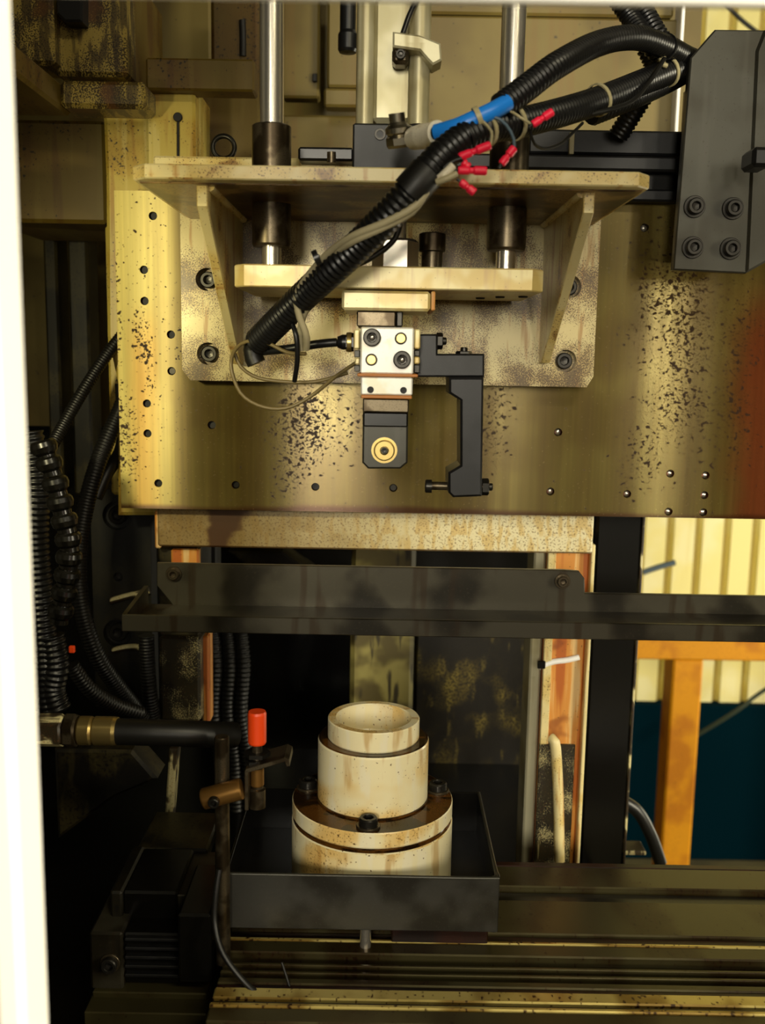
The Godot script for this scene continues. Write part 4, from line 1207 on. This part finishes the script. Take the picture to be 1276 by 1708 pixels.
# ---------------------------------------------------------------- drip pan and the white fixture
func build_fixture() -> void:
	var lx: float = P(372, 1500, 0.795).x
	var rx: float = P(832, 1500, 0.795).x
	var y0 := 1.061
	var ft: float = P(640, 1463, 0.795).y
	var bt := ft - 0.004
	var pan := thing("drip_pan", "black oily sheet metal drip pan with a grey front wall under the white fixture", "drip pan", Vector3(0, y0, -0.88))
	part("floor_sheet", B.new().box(Vector3((lx + rx) * 0.5, y0 + 0.0015, -0.885), Vector3(rx - lx, 0.003, 0.18), 0.0005), M.oily_black, pan)
	part("front_wall", B.new().box(Vector3((lx + rx) * 0.5, (y0 + ft) * 0.5, -0.796), Vector3(rx - lx, ft - y0, 0.003), 0.001), M.pan_steel, pan)
	part("side_wall", B.new().box(Vector3(rx - 0.0012, (y0 + bt) * 0.5, -0.886), Vector3(0.0024, bt - y0, 0.18), 0.0008), M.oily_black, pan)
	part("side_wall", B.new().box(Vector3(lx + 0.0012, (y0 + bt) * 0.5, -0.886), Vector3(0.0024, bt - y0, 0.18), 0.0008), M.oily_black, pan)
	part("rear_wall", B.new().box(Vector3((lx + rx) * 0.5, (y0 + bt) * 0.5, -0.976), Vector3(rx - lx, bt - y0, 0.0024), 0.0008), M.oily_black, pan)
	part("rim", B.new().tube([Vector3(lx, ft, -0.796), Vector3(0, ft, -0.796), Vector3(rx - 0.006, ft, -0.796), Vector3(rx - 0.001, ft, -0.8), Vector3(rx - 0.001, ft - 0.003, -0.83), Vector3(rx - 0.001, bt, -0.975)], 0.0016, 8), M.grey_sheet, pan)
	part("corner", B.new().tube([Vector3(rx - 0.003, y0, -0.798), Vector3(rx - 0.003, (y0 + ft) * 0.5, -0.798), Vector3(rx - 0.003, ft, -0.798)], 0.0035, 10), M.pan_steel, pan)
	var sup := thing("pan_support", "rusty flat support under the drip pan", "support", Vector3(0.05, 1.04, -0.83))
	part("flat", B.new().box(Vector3(P(735, 1550, 0.8).x, 1.05, -0.84), Vector3(0.085, 0.02, 0.06), 0.001), M.bed_rust, sup)
	var pin := thing("support_pin", "short bright steel pin under the drip pan", "pin", Vector3(P(608, 1550, 0.8).x, 1.04, -0.81))
	var pb := B.new()
	pb.xf = Transform3D(Basis(), Vector3(P(610, 1550, 0.81).x, 0, -0.805))
	pb.lathe([[0.0, 1.039], [0.005, 1.039], [0.005, 1.061], [0.0, 1.061]], 16)
	part("pin", pb, M.chrome, pin)
	# fixture: stacked round nylon parts
	var cx: float = P(622, 1290, 0.89).x
	var cz := -0.885
	var f := thing("nylon_fixture", "stacked white nylon rings stained brown standing in the black drip pan", "fixture", Vector3(cx, y0, cz))
	var xf := Transform3D(Basis(), Vector3(cx, 0, cz))
	var b := B.new()
	b.xf = xf
	b.lathe([[0.0, y0 + 0.003], [0.0735, y0 + 0.003], [0.0755, y0 + 0.006], [0.0755, 1.1225], [0.0735, 1.1238], [0.072, 1.1238]], 64)
	part("base_ring", b, M.nylon, f)
	b = B.new()
	b.xf = xf
	b.lathe([[0.0745, 1.1235], [0.0722, 1.1248], [0.0722, 1.1265], [0.0743, 1.1278]], 64)
	part("joint", b, M.oily_brown, f)
	b = B.new()
	b.xf = xf
	b.lathe([[0.072, 1.1276], [0.0742, 1.1276], [0.0752, 1.129], [0.0752, 1.1415], [0.0745, 1.1425]], 64)
	var fl := part("flange", b, M.nylon, f)
	b = B.new()
	b.xf = xf
	b.lathe([[0.0746, 1.1424], [0.0525, 1.1428], [0.0525, 1.1445], [0.045, 1.1445]], 64)
	part("flange_top", b, M.oily_brown, f, "oily brown top face")
	b = B.new()
	b.xf = xf
	b.lathe([[0.0500, 1.143], [0.0516, 1.145], [0.0516, 1.1995], [0.0508, 1.2012]], 64)
	part("body", b, M.nylon, f)
	b = B.new()
	b.xf = xf
	b.lathe([[0.0509, 1.2012], [0.049, 1.2018], [0.0425, 1.2018], [0.0425, 1.199]], 64)
	part("ledge", b, M.oily_brown, f)
	b = B.new()
	b.xf = xf
	b.lathe([[0.0418, 1.2015], [0.0426, 1.203], [0.0426, 1.2195], [0.0418, 1.2206], [0.0352, 1.2206], [0.0344, 1.2195], [0.0335, 1.196], [0.031, 1.192], [0.0, 1.192]], 64)
	part("top_ring", b, M.nylon, f)
	for q in [[0.0, 0.063], [1.48, 0.0635], [-1.5, 0.0635], [2.6, 0.063]]:
		var an: float = q[0]
		var o := Vector3(cx + sin(an) * q[1], 1.1428, cz + cos(an) * q[1]) if an == 0.0 else Vector3(cx + sin(an * 1.2) * q[1], 1.1428, cz + cos(an * 1.2) * q[1])
		if an == 0.0:
			o.x -= 0.003
		piece("washer", shared.washer, M.dark_steel, fl, o, Vector3(0, 1, 0), 0.0108)
		piece("bolt", shared.socket, M.bolt_black, fl, o + Vector3(0, 0.0005, 0), Vector3(0, 1, 0), 0.0084)


# ---------------------------------------------------------------- lower left: hydraulic line, sensor stand, clamp block, hoses
func build_left_side() -> void:
	var wp := thing("side_plate", "dark green painted plate with two counterbored bolts left of the chute end", "plate", P(195, 1000, 1.12))
	var holes := []
	for q in [[195, 860, 15, 24], [197, 962, 6, 8], [196, 1056, 15, 24]]:
		var p := P(q[0], q[1], 1.12)
		holes.append([p.x, p.y, q[3] * 0.00069, 0.012])
	var a := P(150, 815, 1.12)
	var c := P(256, 1180, 1.12)
	var sp := part("plate", B.new().plate(a.x, c.y, c.x, a.y, -1.12, -1.15, holes), M.dark_paint, wp)
	for i in [0, 2]:
		piece("bolt", shared.socket, M.bolt_black, sp, Vector3(holes[i][0], holes[i][1], -1.131), Vector3(0, 0, 1), 0.0105)
	part("weld", B.new().tube(path([[185, 1002, 1.118], [215, 994, 1.118], [250, 985, 1.118]]), 0.004, 8), M.chipped_white, wp)
	part("weld", B.new().tube(path([[188, 1085, 1.118], [212, 1080, 1.118], [236, 1079, 1.118]]), 0.004, 8), M.chipped_white, wp)
	# black hoses
	solo("left_hose", B.new().tube(path([[215, 545, 1.05], [178, 592, 1.04], [140, 650, 1.02], [108, 705, 1.0], [86, 745, 0.98]]), 0.0062, 10, 0.003, 0.0002), M.black_rubber, "thin black hose from behind the steel plate down to the left", "hose")
	solo("left_hose", B.new().tube(path([[215, 650, 1.05], [196, 695, 1.05], [164, 770, 1.03], [142, 850, 1.02], [131, 930, 1.01], [136, 1010, 1.0], [160, 1090, 1.0], [200, 1150, 1.02], [240, 1195, 1.05]]), 0.0088, 12, 0.0034, 0.00025), M.black_rubber, "long black ribbed hose curving down left of the plate edge", "hose")
	solo("left_hose", B.new().tube(path([[203, 640, 1.08], [204, 740, 1.08], [178, 790, 1.06], [160, 830, 1.05]]), 0.007, 10), M.black_rubber, "short black hose tucked behind the long ribbed hose", "hose")
	solo("left_hose", B.new().tube(path([[244, 1060, 1.05], [246, 1110, 1.05], [250, 1160, 1.05], [256, 1200, 1.06]]), 0.0085, 12, 0.0036, 0.0003), M.black_rubber, "black ribbed hose hanging beside the worn white upright", "hose")
	solo("left_hose", B.new().tube(path([[120, 1110, 0.95], [150, 1150, 0.96], [190, 1175, 0.98], [235, 1190, 1.0]]), 0.0075, 12, 0.0036, 0.0003), M.black_rubber, "black ribbed hose drooping over the hydraulic fitting", "hose")
	# jointed coolant hose
	var pts := path([[70, 735, 0.86], [88, 790, 0.86], [103, 850, 0.86], [115, 905, 0.86], [113, 955, 0.86], [104, 1005, 0.86], [96, 1055, 0.86]])
	var jh := thing("jointed_hose", "black jointed coolant hose of stubby segments beside the white frame", "coolant hose", pts[3])
	var cv := Curve3D.new()
	for i in pts.size():
		var tg: Vector3 = (pts[mini(i + 1, pts.size() - 1)] - pts[maxi(i - 1, 0)]) / 6.0
		cv.add_point(pts[i], -tg, tg)
	var L := cv.get_baked_length()
	var cnt := int(L / 0.0165)
	for i in cnt:
		var s := i * 0.0165
		var p0 := cv.sample_baked(s, true)
		var p1 := cv.sample_baked(s + 0.012, true)
		var b := B.new()
		b.xf = Transform3D(along(p1 - p0), p0)
		b.lathe([[0.0, 0.0], [0.0095, 0.0], [0.0112, 0.002], [0.0118, 0.006], [0.0105, 0.0105], [0.008, 0.013], [0.008, 0.017], [0.0, 0.017]], 18)
		part("segment", b, M.oily_black, jh)
	for i in 2:
		var o: Array = [[[48, 720, 0.9], [60, 800, 0.9], [58, 900, 0.9], [66, 1000, 0.9], [74, 1100, 0.9], [78, 1180, 0.9]], [[84, 1060, 0.9], [92, 1110, 0.9], [86, 1150, 0.9], [96, 1185, 0.9]]][i]
		solo("ribbed_conduit", B.new().tube(path(o), 0.0125, 12, 0.0056, 0.0007), M.black_plastic, ["thick black ribbed conduit close behind the white frame", "stub of black ribbed conduit above the hydraulic fitting"][i], "conduit")
	solo("red_clip", pbox(B.new(), 114, 1078, 124, 1090, 0.88, 0.884, 0.001), M.orange_plastic, "tiny red clip among the black hoses at the left", "clip")
	# hydraulic line
	var hy := thing("hydraulic_hose", "black hydraulic hose with steel hexagon fitting coming in from the left", "hydraulic hose", P(230, 1220, 0.8))
	var q0 := P(60, 1217, 0.8)
	var mm := wid(100, 200, 1220, 0.8) / 100.0
	var hb := B.new()
	hb.xf = Transform3D(along(Vector3(1, 0, 0)), q0)
	hb.lathe([[0.0, 0.0], [27 * mm, 0.0, 1], [29 * mm, 6 * mm, 1], [29 * mm, 44 * mm, 1], [25 * mm, 48 * mm], [0.0, 48 * mm]], 24)
	part("hexagon", hb, M.chipped_white, hy)
	hb = B.new()
	hb.xf = Transform3D(along(Vector3(1, 0, 0)), q0)
	hb.lathe([[0.0, 48 * mm], [26 * mm, 48 * mm, 1], [29 * mm, 52 * mm, 1], [29 * mm, 66 * mm, 1], [25 * mm, 70 * mm], [0.0, 70 * mm]], 24)
	part("lock_nut", hb, M.dark_steel, hy)
	hb = B.new()
	hb.xf = Transform3D(along(Vector3(1, 0, 0)), q0)
	hb.lathe([[20 * mm, 70 * mm], [24 * mm, 74 * mm], [24 * mm, 92 * mm], [22 * mm, 96 * mm], [24 * mm, 99 * mm], [24 * mm, 130 * mm], [23 * mm, 136 * mm], [20 * mm, 136 * mm]], 32)
	part("ferrule", hb, M.brass, hy)
	part("hose", B.new().tube(path([[190, 1220, 0.8], [260, 1222, 0.802], [330, 1224, 0.81], [392, 1226, 0.83]]), 22 * mm, 20), M.black_rubber, hy)
	# stand rod, clamp, sensor
	var sr := thing("stand_rod", "brown oily upright rod carrying the sensor clamp", "rod", Vector3(P(371, 1400, 0.785).x, 1.04, -0.785))
	var rb := B.new()
	var rt: float = P(370, 1228, 0.785).y
	var rxx: float = P(371, 1390, 0.785).x
	rb.xf = Transform3D(Basis(), Vector3(rxx, 0, -0.785))
	rb.lathe([[0.0, 1.035], [0.0062, 1.035], [0.0062, rt - 0.001], [0.0055, rt], [0.0, rt]], 24)
	part("rod", rb, M.dark_steel, sr)
	var sc := thing("rod_clamp", "bronze coloured cross clamp sleeve on the upright rod", "clamp", P(370, 1326, 0.775))
	rb = B.new()
	var k0 := P(338, 1333, 0.775)
	var k1 := P(404, 1315, 0.775)
	rb.xf = Transform3D(along(k1 - k0), k0)
	var kl := (k1 - k0).length()
	rb.lathe([[0.0, 0.0], [0.0078, 0.0], [0.0088, 0.0012], [0.0088, kl - 0.001], [0.0078, kl], [0.0, kl]], 24)
	part("sleeve", rb, M.amber, sc)
	piece("screw", shared.socket, M.bolt_black, sc, P(357, 1336, 0.766), Vector3(0, -0.2, 1), 0.0046)
	var sb := thing("sensor_plate", "thin bent steel plate holding the orange capped sensor", "bracket", P(430, 1270, 0.79))
	part("upright", B.new().prism(ppoly([[408, 1286], [414, 1286], [414, 1352], [408, 1352]], 0.775), -0.775, -0.8, 0.0004), M.dark_steel, sb)
	part("ledge", B.new().prism(ppoly([[408, 1288], [410, 1283], [474, 1264], [482, 1268], [483, 1278], [478, 1279], [475, 1271], [414, 1289]], 0.775), -0.775, -0.805, 0.0004), M.dark_steel, sb)
	var se := thing("sensor", "proximity sensor with a bright orange cap on the bent plate", "sensor", P(429, 1260, 0.79))
	var sx := P(429, 1240, 0.79)
	var u: float = wid(400, 500, 1240, 0.79) / 100.0
	rb = B.new()
	rb.xf = Transform3D(Basis(), sx)
	rb.lathe([[0.0, 0.0], [14 * u, 0.0], [15.5 * u, 3 * u], [15.5 * u, 52 * u], [14 * u, 56 * u], [0.0, 56 * u]], 28)
	part("cap", rb, M.orange_plastic, se)
	rb = B.new()
	rb.xf = Transform3D(Basis(), sx)
	rb.lathe([[0.0, -112 * u], [14 * u, -112 * u], [14 * u, -80 * u], [10 * u, -78 * u], [10 * u, -30 * u], [8 * u, 0.0]], 24)
	part("barrel", rb, M.dark_steel, se)
	rb = B.new()
	rb.xf = Transform3D(Basis(), sx)
	rb.lathe([[10 * u, -74 * u], [11.5 * u, -72 * u], [11.5 * u, -45 * u], [10 * u, -43 * u]], 24)
	part("amber_window", rb, M.amber, se)
	for y in [-14.0, -26.0]:
		rb = B.new()
		rb.xf = Transform3D(Basis(), sx)
		rb.lathe([[8 * u, (y - 7) * u], [22 * u, (y - 7) * u, 1], [22 * u, y * u, 1], [8 * u, y * u]], 24)
		part("nut", rb, M.bolt_black, se)
	solo("sensor_lead", B.new().tube(path([[366, 1450, 0.775], [360, 1490, 0.77], [358, 1540, 0.765], [372, 1590, 0.755], [410, 1640, 0.745], [455, 1678, 0.735], [500, 1720, 0.73]]), 0.0026, 8), M.black_rubber, "thin brown black lead running from the upright rod down to the bed", "cable")
	solo("twig_wire", B.new().tube(path([[470, 1605, 0.755], [484, 1650, 0.75], [494, 1700, 0.745]]), 0.0012, 6), M.black_rubber, "very thin wire standing on the bed left of the grooves", "wire")
	# clamp block stack
	var cb := thing("clamp_block", "dark oily block assembly with ribbed housing at the lower left", "clamp block", P(250, 1560, 0.78))
	part("rear_plate", pbox(B.new(), 228, 1416, 346, 1440, 0.9, 0.98, 0.002), M.grimy_paint, cb)
	var ty: float = P(270, 1484, 0.83).y
	part("top_plate", B.new().box(Vector3(P(225, 1480, 0.83).x, ty - 0.012, -0.865), Vector3(0.042, 0.024, 0.08), 0.001), M.tray_steel, cb)
	part("top_plate", B.new().box(Vector3(P(290, 1480, 0.83).x + 0.008, ty - 0.013, -0.865), Vector3(0.05, 0.022, 0.08), 0.001), M.tray_steel, cb)
	part("shelf_block", pbox(B.new(), 205, 1488, 296, 1556, 0.82, 0.9, 0.002), M.oily_black, cb)
	part("left_block", pbox(B.new(), 184, 1488, 204, 1550, 0.815, 0.9, 0.002), M.dark_paint, cb)
	part("front_block", pbox(B.new(), 150, 1556, 205, 1652, 0.79, 0.88, 0.002), M.tray_steel, cb)
	part("ribbed_housing", pbox(B.new(), 206, 1558, 300, 1642, 0.795, 0.88, 0.002), M.oily_black, cb)
	for i in 5:
		part("fin", pbox(B.new(), 208, 1566 + i * 15, 298, 1571 + i * 15, 0.79, 0.796, 0.0006), M.black_oxide, cb)
	part("base_strip", pbox(B.new(), 154, 1656, 345, 1676, 0.785, 0.86, 0.001), M.bed_steel, cb)
	part("right_block", pbox(B.new(), 297, 1526, 352, 1640, 0.775, 0.86, 0.002), M.oily_black, cb)
	piece("bolt", shared.socket, M.bolt_black, cb, P(184, 1606, 0.79), Vector3(0, 0, 1), 0.0068)
	piece("washer", shared.washer, M.dark_steel, cb, P(184, 1606, 0.79), Vector3(0, 0, 1), 0.0086)
	solo("base_bar", pbox(B.new(), 140, 1690, 345, 1712, 0.765, 0.86, 0.001), M.bed_steel, "grimy flat bar under the dark block assembly at the lower left", "bar")
	# oily ground under everything
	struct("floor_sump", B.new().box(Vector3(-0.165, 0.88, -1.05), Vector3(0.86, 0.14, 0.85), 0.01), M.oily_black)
	solo("sloped_guard", B.new().prism(ppoly([[90, 1250], [220, 1252], [262, 1300], [190, 1330], [96, 1400]], 0.95), -0.95, -0.99, 0.003), M.grimy_paint, "dark oily sloped guard sheet below the hydraulic hose", "guard")


# ---------------------------------------------------------------- conduits, wires, ties, connectors
func build_cables() -> void:
	# main bundle
	var mb := thing("main_conduit", "thick black ribbed conduit slanting down across the shelf to the gripper", "conduit", P(700, 290, 0.71))
	part("upper_length", B.new().tube(path([[1190, 96, 0.985], [1150, 108, 0.96], [1110, 122, 0.92], [1010, 163, 0.85], [940, 186, 0.8], [870, 204, 0.762], [815, 213, 0.735], [770, 232, 0.72]]), 0.0105, 14, 0.0042, 0.0006), M.black_plastic, mb)
	part("lower_length", B.new().tube(path([[775, 230, 0.722], [735, 262, 0.712], [697, 305, 0.705], [655, 352, 0.712], [610, 398, 0.728], [560, 445, 0.745], [515, 486, 0.77], [470, 530, 0.8], [430, 570, 0.835]]), 0.0108, 14, 0.0046, 0.0007), M.black_plastic, mb)
	part("end_wrap", B.new().tube(path([[440, 555, 0.828], [424, 572, 0.838], [422, 590, 0.84], [428, 606, 0.84]]), 0.008, 12), M.black_rubber, mb)
	var b := B.new()
	part("tape_wrap", B.new().tube(path([[712, 288, 0.706], [697, 305, 0.705], [682, 322, 0.706]]), 0.0125, 16), M.black_rubber, mb)
	# second bundle in the bend, under the first
	solo("side_conduit", B.new().tube(path([[1190, 108, 1.0], [1150, 118, 0.98], [1110, 138, 0.94], [1050, 164, 0.885], [985, 190, 0.86]]), 0.0095, 12, 0.0042, 0.0006), M.black_plastic, "black conduit running close under the main conduit towards the grey bracket", "conduit")
	# arched air conduit, blue tube and fitting
	var ac := thing("arched_conduit", "black ribbed conduit arching over from the grey bracket to the blue tube", "conduit", P(1000, 80, 0.8))
	part("conduit", B.new().tube(path([[1190, 110, 0.975], [1150, 98, 0.945], [1110, 78, 0.905], [1060, 63, 0.865], [1000, 72, 0.825], [930, 108, 0.77], [880, 145, 0.75], [836, 178, 0.735]]), 0.0092, 14, 0.0042, 0.0006), M.black_plastic, ac)
	solo("blue_air_tube", B.new().tube(path([[846, 172, 0.732], [820, 186, 0.725], [790, 200, 0.722], [760, 213, 0.724], [728, 222, 0.732]]), 0.0062, 14), M.blue_tube, "bright blue air tube between the arched conduit and the white fitting", "air tube")
	var ef := thing("elbow_fitting", "white elbow fitting on a threaded steel stud before the cylinder base", "fitting", P(690, 230, 0.76))
	var e0 := P(728, 222, 0.735)
	var e1 := P(690, 231, 0.765)
	b = B.new()
	b.xf = Transform3D(along(e1 - e0), e0)
	var el := (e1 - e0).length()
	b.lathe([[0.006, -0.002], [0.0085, -0.002], [0.0085, 0.0015], [0.0072, 0.002], [0.0076, 0.005], [0.0088, el * 0.6], [0.008, el], [0.0, el]], 20)
	part("elbow", b, M.white_plastic, ef)
	b = B.new()
	b.xf = Transform3D(along(Vector3(-0.15, 1.0, 0.25)), P(668, 246, 0.775))
	b.lathe([[0.0, 0.0], [0.009, 0.0], [0.0102, 0.002, 1], [0.0102, 0.007, 1], [0.0085, 0.009], [0.0098, 0.0105], [0.0098, 0.014], [0.0075, 0.016], [0.006, 0.018], [0.006, 0.024], [0.0, 0.024]], 24)
	part("stud_nut", b, M.steel, ef)
	# conduits from above
	solo("rising_conduit", B.new().tube(path([[1018, -20, 0.96], [1052, 30, 0.95], [1082, 72, 0.93], [1110, 95, 0.94], [1150, 108, 0.965], [1190, 118, 0.99]]), 0.0085, 12, 0.0042, 0.0006), M.black_plastic, "black conduit dropping from the top edge, left one of the crossing pair", "conduit")
	solo("rising_conduit", B.new().tube(path([[1052, -20, 0.96], [1078, 25, 0.95], [1100, 62, 0.94], [1125, 88, 0.94], [1152, 104, 0.97], [1190, 110, 1.0]]), 0.0085, 12, 0.0042, 0.0006), M.black_plastic, "black conduit dropping from the top edge, right one of the crossing pair", "conduit")
	solo("rising_conduit", B.new().tube(path([[1080, 80, 0.95], [1092, 112, 0.95], [1078, 150, 0.96], [1054, 190, 0.97], [1032, 225, 0.98]]), 0.0095, 12, 0.0042, 0.0006), M.black_plastic, "black conduit going down behind the bundle to the slide rail", "conduit")
	solo("thin_lead", B.new().tube(path([[1108, 98, 0.895], [1080, 140, 0.87], [1055, 168, 0.85], [1020, 182, 0.83], [985, 190, 0.82]]), 0.002, 8), M.black_rubber, "thin black lead looping under the conduits near the knotted tie", "cable")
	solo("thin_lead", B.new().tube(path([[884, 215, 0.74], [890, 238, 0.745], [908, 248, 0.76], [935, 240, 0.78], [955, 222, 0.8], [972, 205, 0.81]]), 0.0012, 6), M.black_rubber, "thin dark lead hanging in a loop under the main conduit", "cable")
	# ties
	var ties := [[1113, 120, 0.922, 20, -8, 0.0118, "knotted", "pale cable tie nearest the grey bracket on the main conduit"], [998, 167, 0.843, 20, -8, 0.0118, "", "pale cable tie on the middle of the main conduit's upper length"], [855, 205, 0.752, 20, -6, 0.0118, "", "pale cable tie with square lock beside the red connector"], [806, 216, 0.733, 20, -8, 0.0118, "", "white cable tie where the blue tube crosses the conduit"]]
	for q in ties:
		solo("cable_tie", band(P(q[0], q[1], q[2]), P(q[0] + q[3], q[1] + q[4], q[2] + 0.008) - P(q[0], q[1], q[2]), q[5], 0.0032), M.tie_clear, q[7], "cable tie", "cable ties on the conduits")
	solo("cable_tie", band(P(797, 196, 0.722), P(817, 187, 0.722) - P(797, 196, 0.722), 0.0063, 0.0036), M.tie_clear, "pale cable tie round the middle of the blue tube", "cable tie", "cable ties on the conduits")
	solo("tie_knot", B.new().tube(path([[1098, 112, 0.9], [1108, 104, 0.897], [1106, 96, 0.899], [1100, 104, 0.896], [1112, 110, 0.898]]), 0.0022, 7), M.tie_clear, "twisted pale tie knot where the conduits meet", "tie")
	solo("black_tie", band(P(1110, 78, 0.905), P(1150, 98, 0.945) - P(1110, 78, 0.905), 0.0098, 0.003), M.black_plastic, "black cable tie on the arched conduit near the grey bracket", "cable tie")
	solo("black_tie", band(P(528, 430, 0.735), P(560, 415, 0.735) - P(528, 430, 0.735), 0.0046, 0.004), M.black_plastic, "black tie with square lock round the two pale cables", "cable tie")
	solo("black_tie", B.new().tube(path([[487, 540, 0.79], [494, 560, 0.786], [496, 600, 0.79], [491, 636, 0.8]]), 0.002, 8), M.black_plastic, "loose black tie tail hanging left of the gripper", "cable tie")
	# pale cables along the bundle
	solo("pale_cable", B.new().tube(path([[712, 318, 0.7], [690, 345, 0.7], [640, 372, 0.705], [590, 393, 0.715], [550, 420, 0.735], [520, 452, 0.752], [500, 480, 0.765], [494, 500, 0.77], [500, 530, 0.775], [511, 560, 0.78], [511, 582, 0.79]]), 0.0027, 8), M.grey_cable, "pale grey cable following the conduit, the outer one of two", "cable")
	solo("pale_cable", B.new().tube(path([[706, 330, 0.702], [684, 356, 0.705], [636, 381, 0.708], [588, 403, 0.718], [553, 428, 0.74], [532, 462, 0.755], [518, 500, 0.77], [505, 530, 0.782], [500, 560, 0.79], [502, 584, 0.795]]), 0.0026, 8), M.grey_cable, "pale grey cable following the conduit, the inner one of two", "cable")
	solo("dark_lead", B.new().tube(path([[668, 372, 0.79], [656, 402, 0.79], [620, 430, 0.785], [575, 450, 0.78], [545, 462, 0.775]]), 0.0022, 8), M.black_rubber, "dark lead passing before the shiny rod nut", "cable")
	solo("tan_wire", B.new().tube(path([[510, 590, 0.8], [480, 588, 0.81], [440, 570, 0.82], [405, 572, 0.83], [387, 595, 0.84], [388, 625, 0.84], [405, 660, 0.84], [440, 679, 0.84], [480, 680, 0.84], [520, 660, 0.84], [560, 628, 0.83], [598, 602, 0.82]]), 0.0016, 8), M.tan_wire, "thin tan wire making a wide loop to the left of the gripper", "wire")
	solo("tan_wire", B.new().tube(path([[392, 590, 0.845], [402, 612, 0.845], [430, 630, 0.845], [480, 637, 0.845], [530, 636, 0.845], [580, 622, 0.84]]), 0.0015, 8), M.tan_wire, "second thin tan wire making a flatter loop inside the wide one", "wire")
	# red crimp connectors
	for q in [[888, 208, 922, 186, 0.73, "red crimp connector highest on the right beside the main conduit"], [766, 262, 818, 242, 0.7, "largest red crimp connector, above the shelf edge beside the conduit"], [836, 274, 858, 246, 0.715, "red crimp connector hanging upright before the right guide rod bushing"], [764, 284, 812, 285, 0.698, "flat lying red crimp connector across the shelf front edge"], [768, 303, 792, 322, 0.698, "red crimp connector pointing down below the shelf front edge"], [772, 270, 782, 280, 0.7, "small red connector stub between two longer red ones"]]:
		var c0 := P(q[0], q[1], q[4])
		var c1 := P(q[2], q[3], q[4])
		var ln := (c1 - c0).length()
		var cc := thing("crimp_connector", q[5], "connector", (c0 + c1) * 0.5, "red crimp connectors")
		b = B.new()
		b.xf = Transform3D(along(c1 - c0), c0)
		b.lathe([[0.0, 0.0], [0.0024, 0.0], [0.0028, 0.0008], [0.0028, ln * 0.36], [0.0021, ln * 0.42], [0.0021, ln * 0.52], [0.003, ln * 0.58], [0.003, ln - 0.0008], [0.0025, ln], [0.0, ln]], 14)
		part("sleeve", b, M.red_vinyl, cc)
		b = B.new()
		b.xf = Transform3D(along(c1 - c0), c0)
		b.lathe([[0.0, -0.003], [0.0011, -0.003], [0.0011, 0.0], [0.0, 0.0]], 8)
		part("wire_end", b, M.black_rubber, cc)
	solo("connector_wire", B.new().tube(path([[888, 208, 0.73], [868, 196, 0.735], [850, 184, 0.73], [838, 178, 0.728]]), 0.0011, 6), M.tie_clear, "pale thin wire from the highest red connector over the conduit", "wire")
	solo("connector_wire", B.new().tube(path([[858, 246, 0.715], [855, 226, 0.718], [838, 202, 0.722], [815, 194, 0.722], [795, 205, 0.722]]), 0.0012, 6), M.blue_column, "thin blue grey wire from the upright red connector to the blue tube", "wire")
	solo("connector_wire", B.new().tube(path([[818, 242, 0.7], [820, 220, 0.712], [806, 203, 0.718]]), 0.0011, 6), M.tie_clear, "pale thin wire from the largest red connector up to the blue tube", "wire")
	var wb := thing("splice_bundle", "pale stripped wire ends beside the red connectors", "wire bundle", P(745, 288, 0.7))
	part("strand", B.new().tube(path([[728, 302, 0.7], [742, 290, 0.698], [756, 276, 0.698]]), 0.003, 8), M.white_plastic, wb)
	part("strand", B.new().tube(path([[728, 304, 0.698], [745, 298, 0.696], [762, 290, 0.697]]), 0.0024, 8), M.grey_cable, wb)
	part("strand", B.new().tube(path([[740, 280, 0.7], [754, 270, 0.699], [770, 264, 0.699]]), 0.002, 8), M.black_rubber, wb)
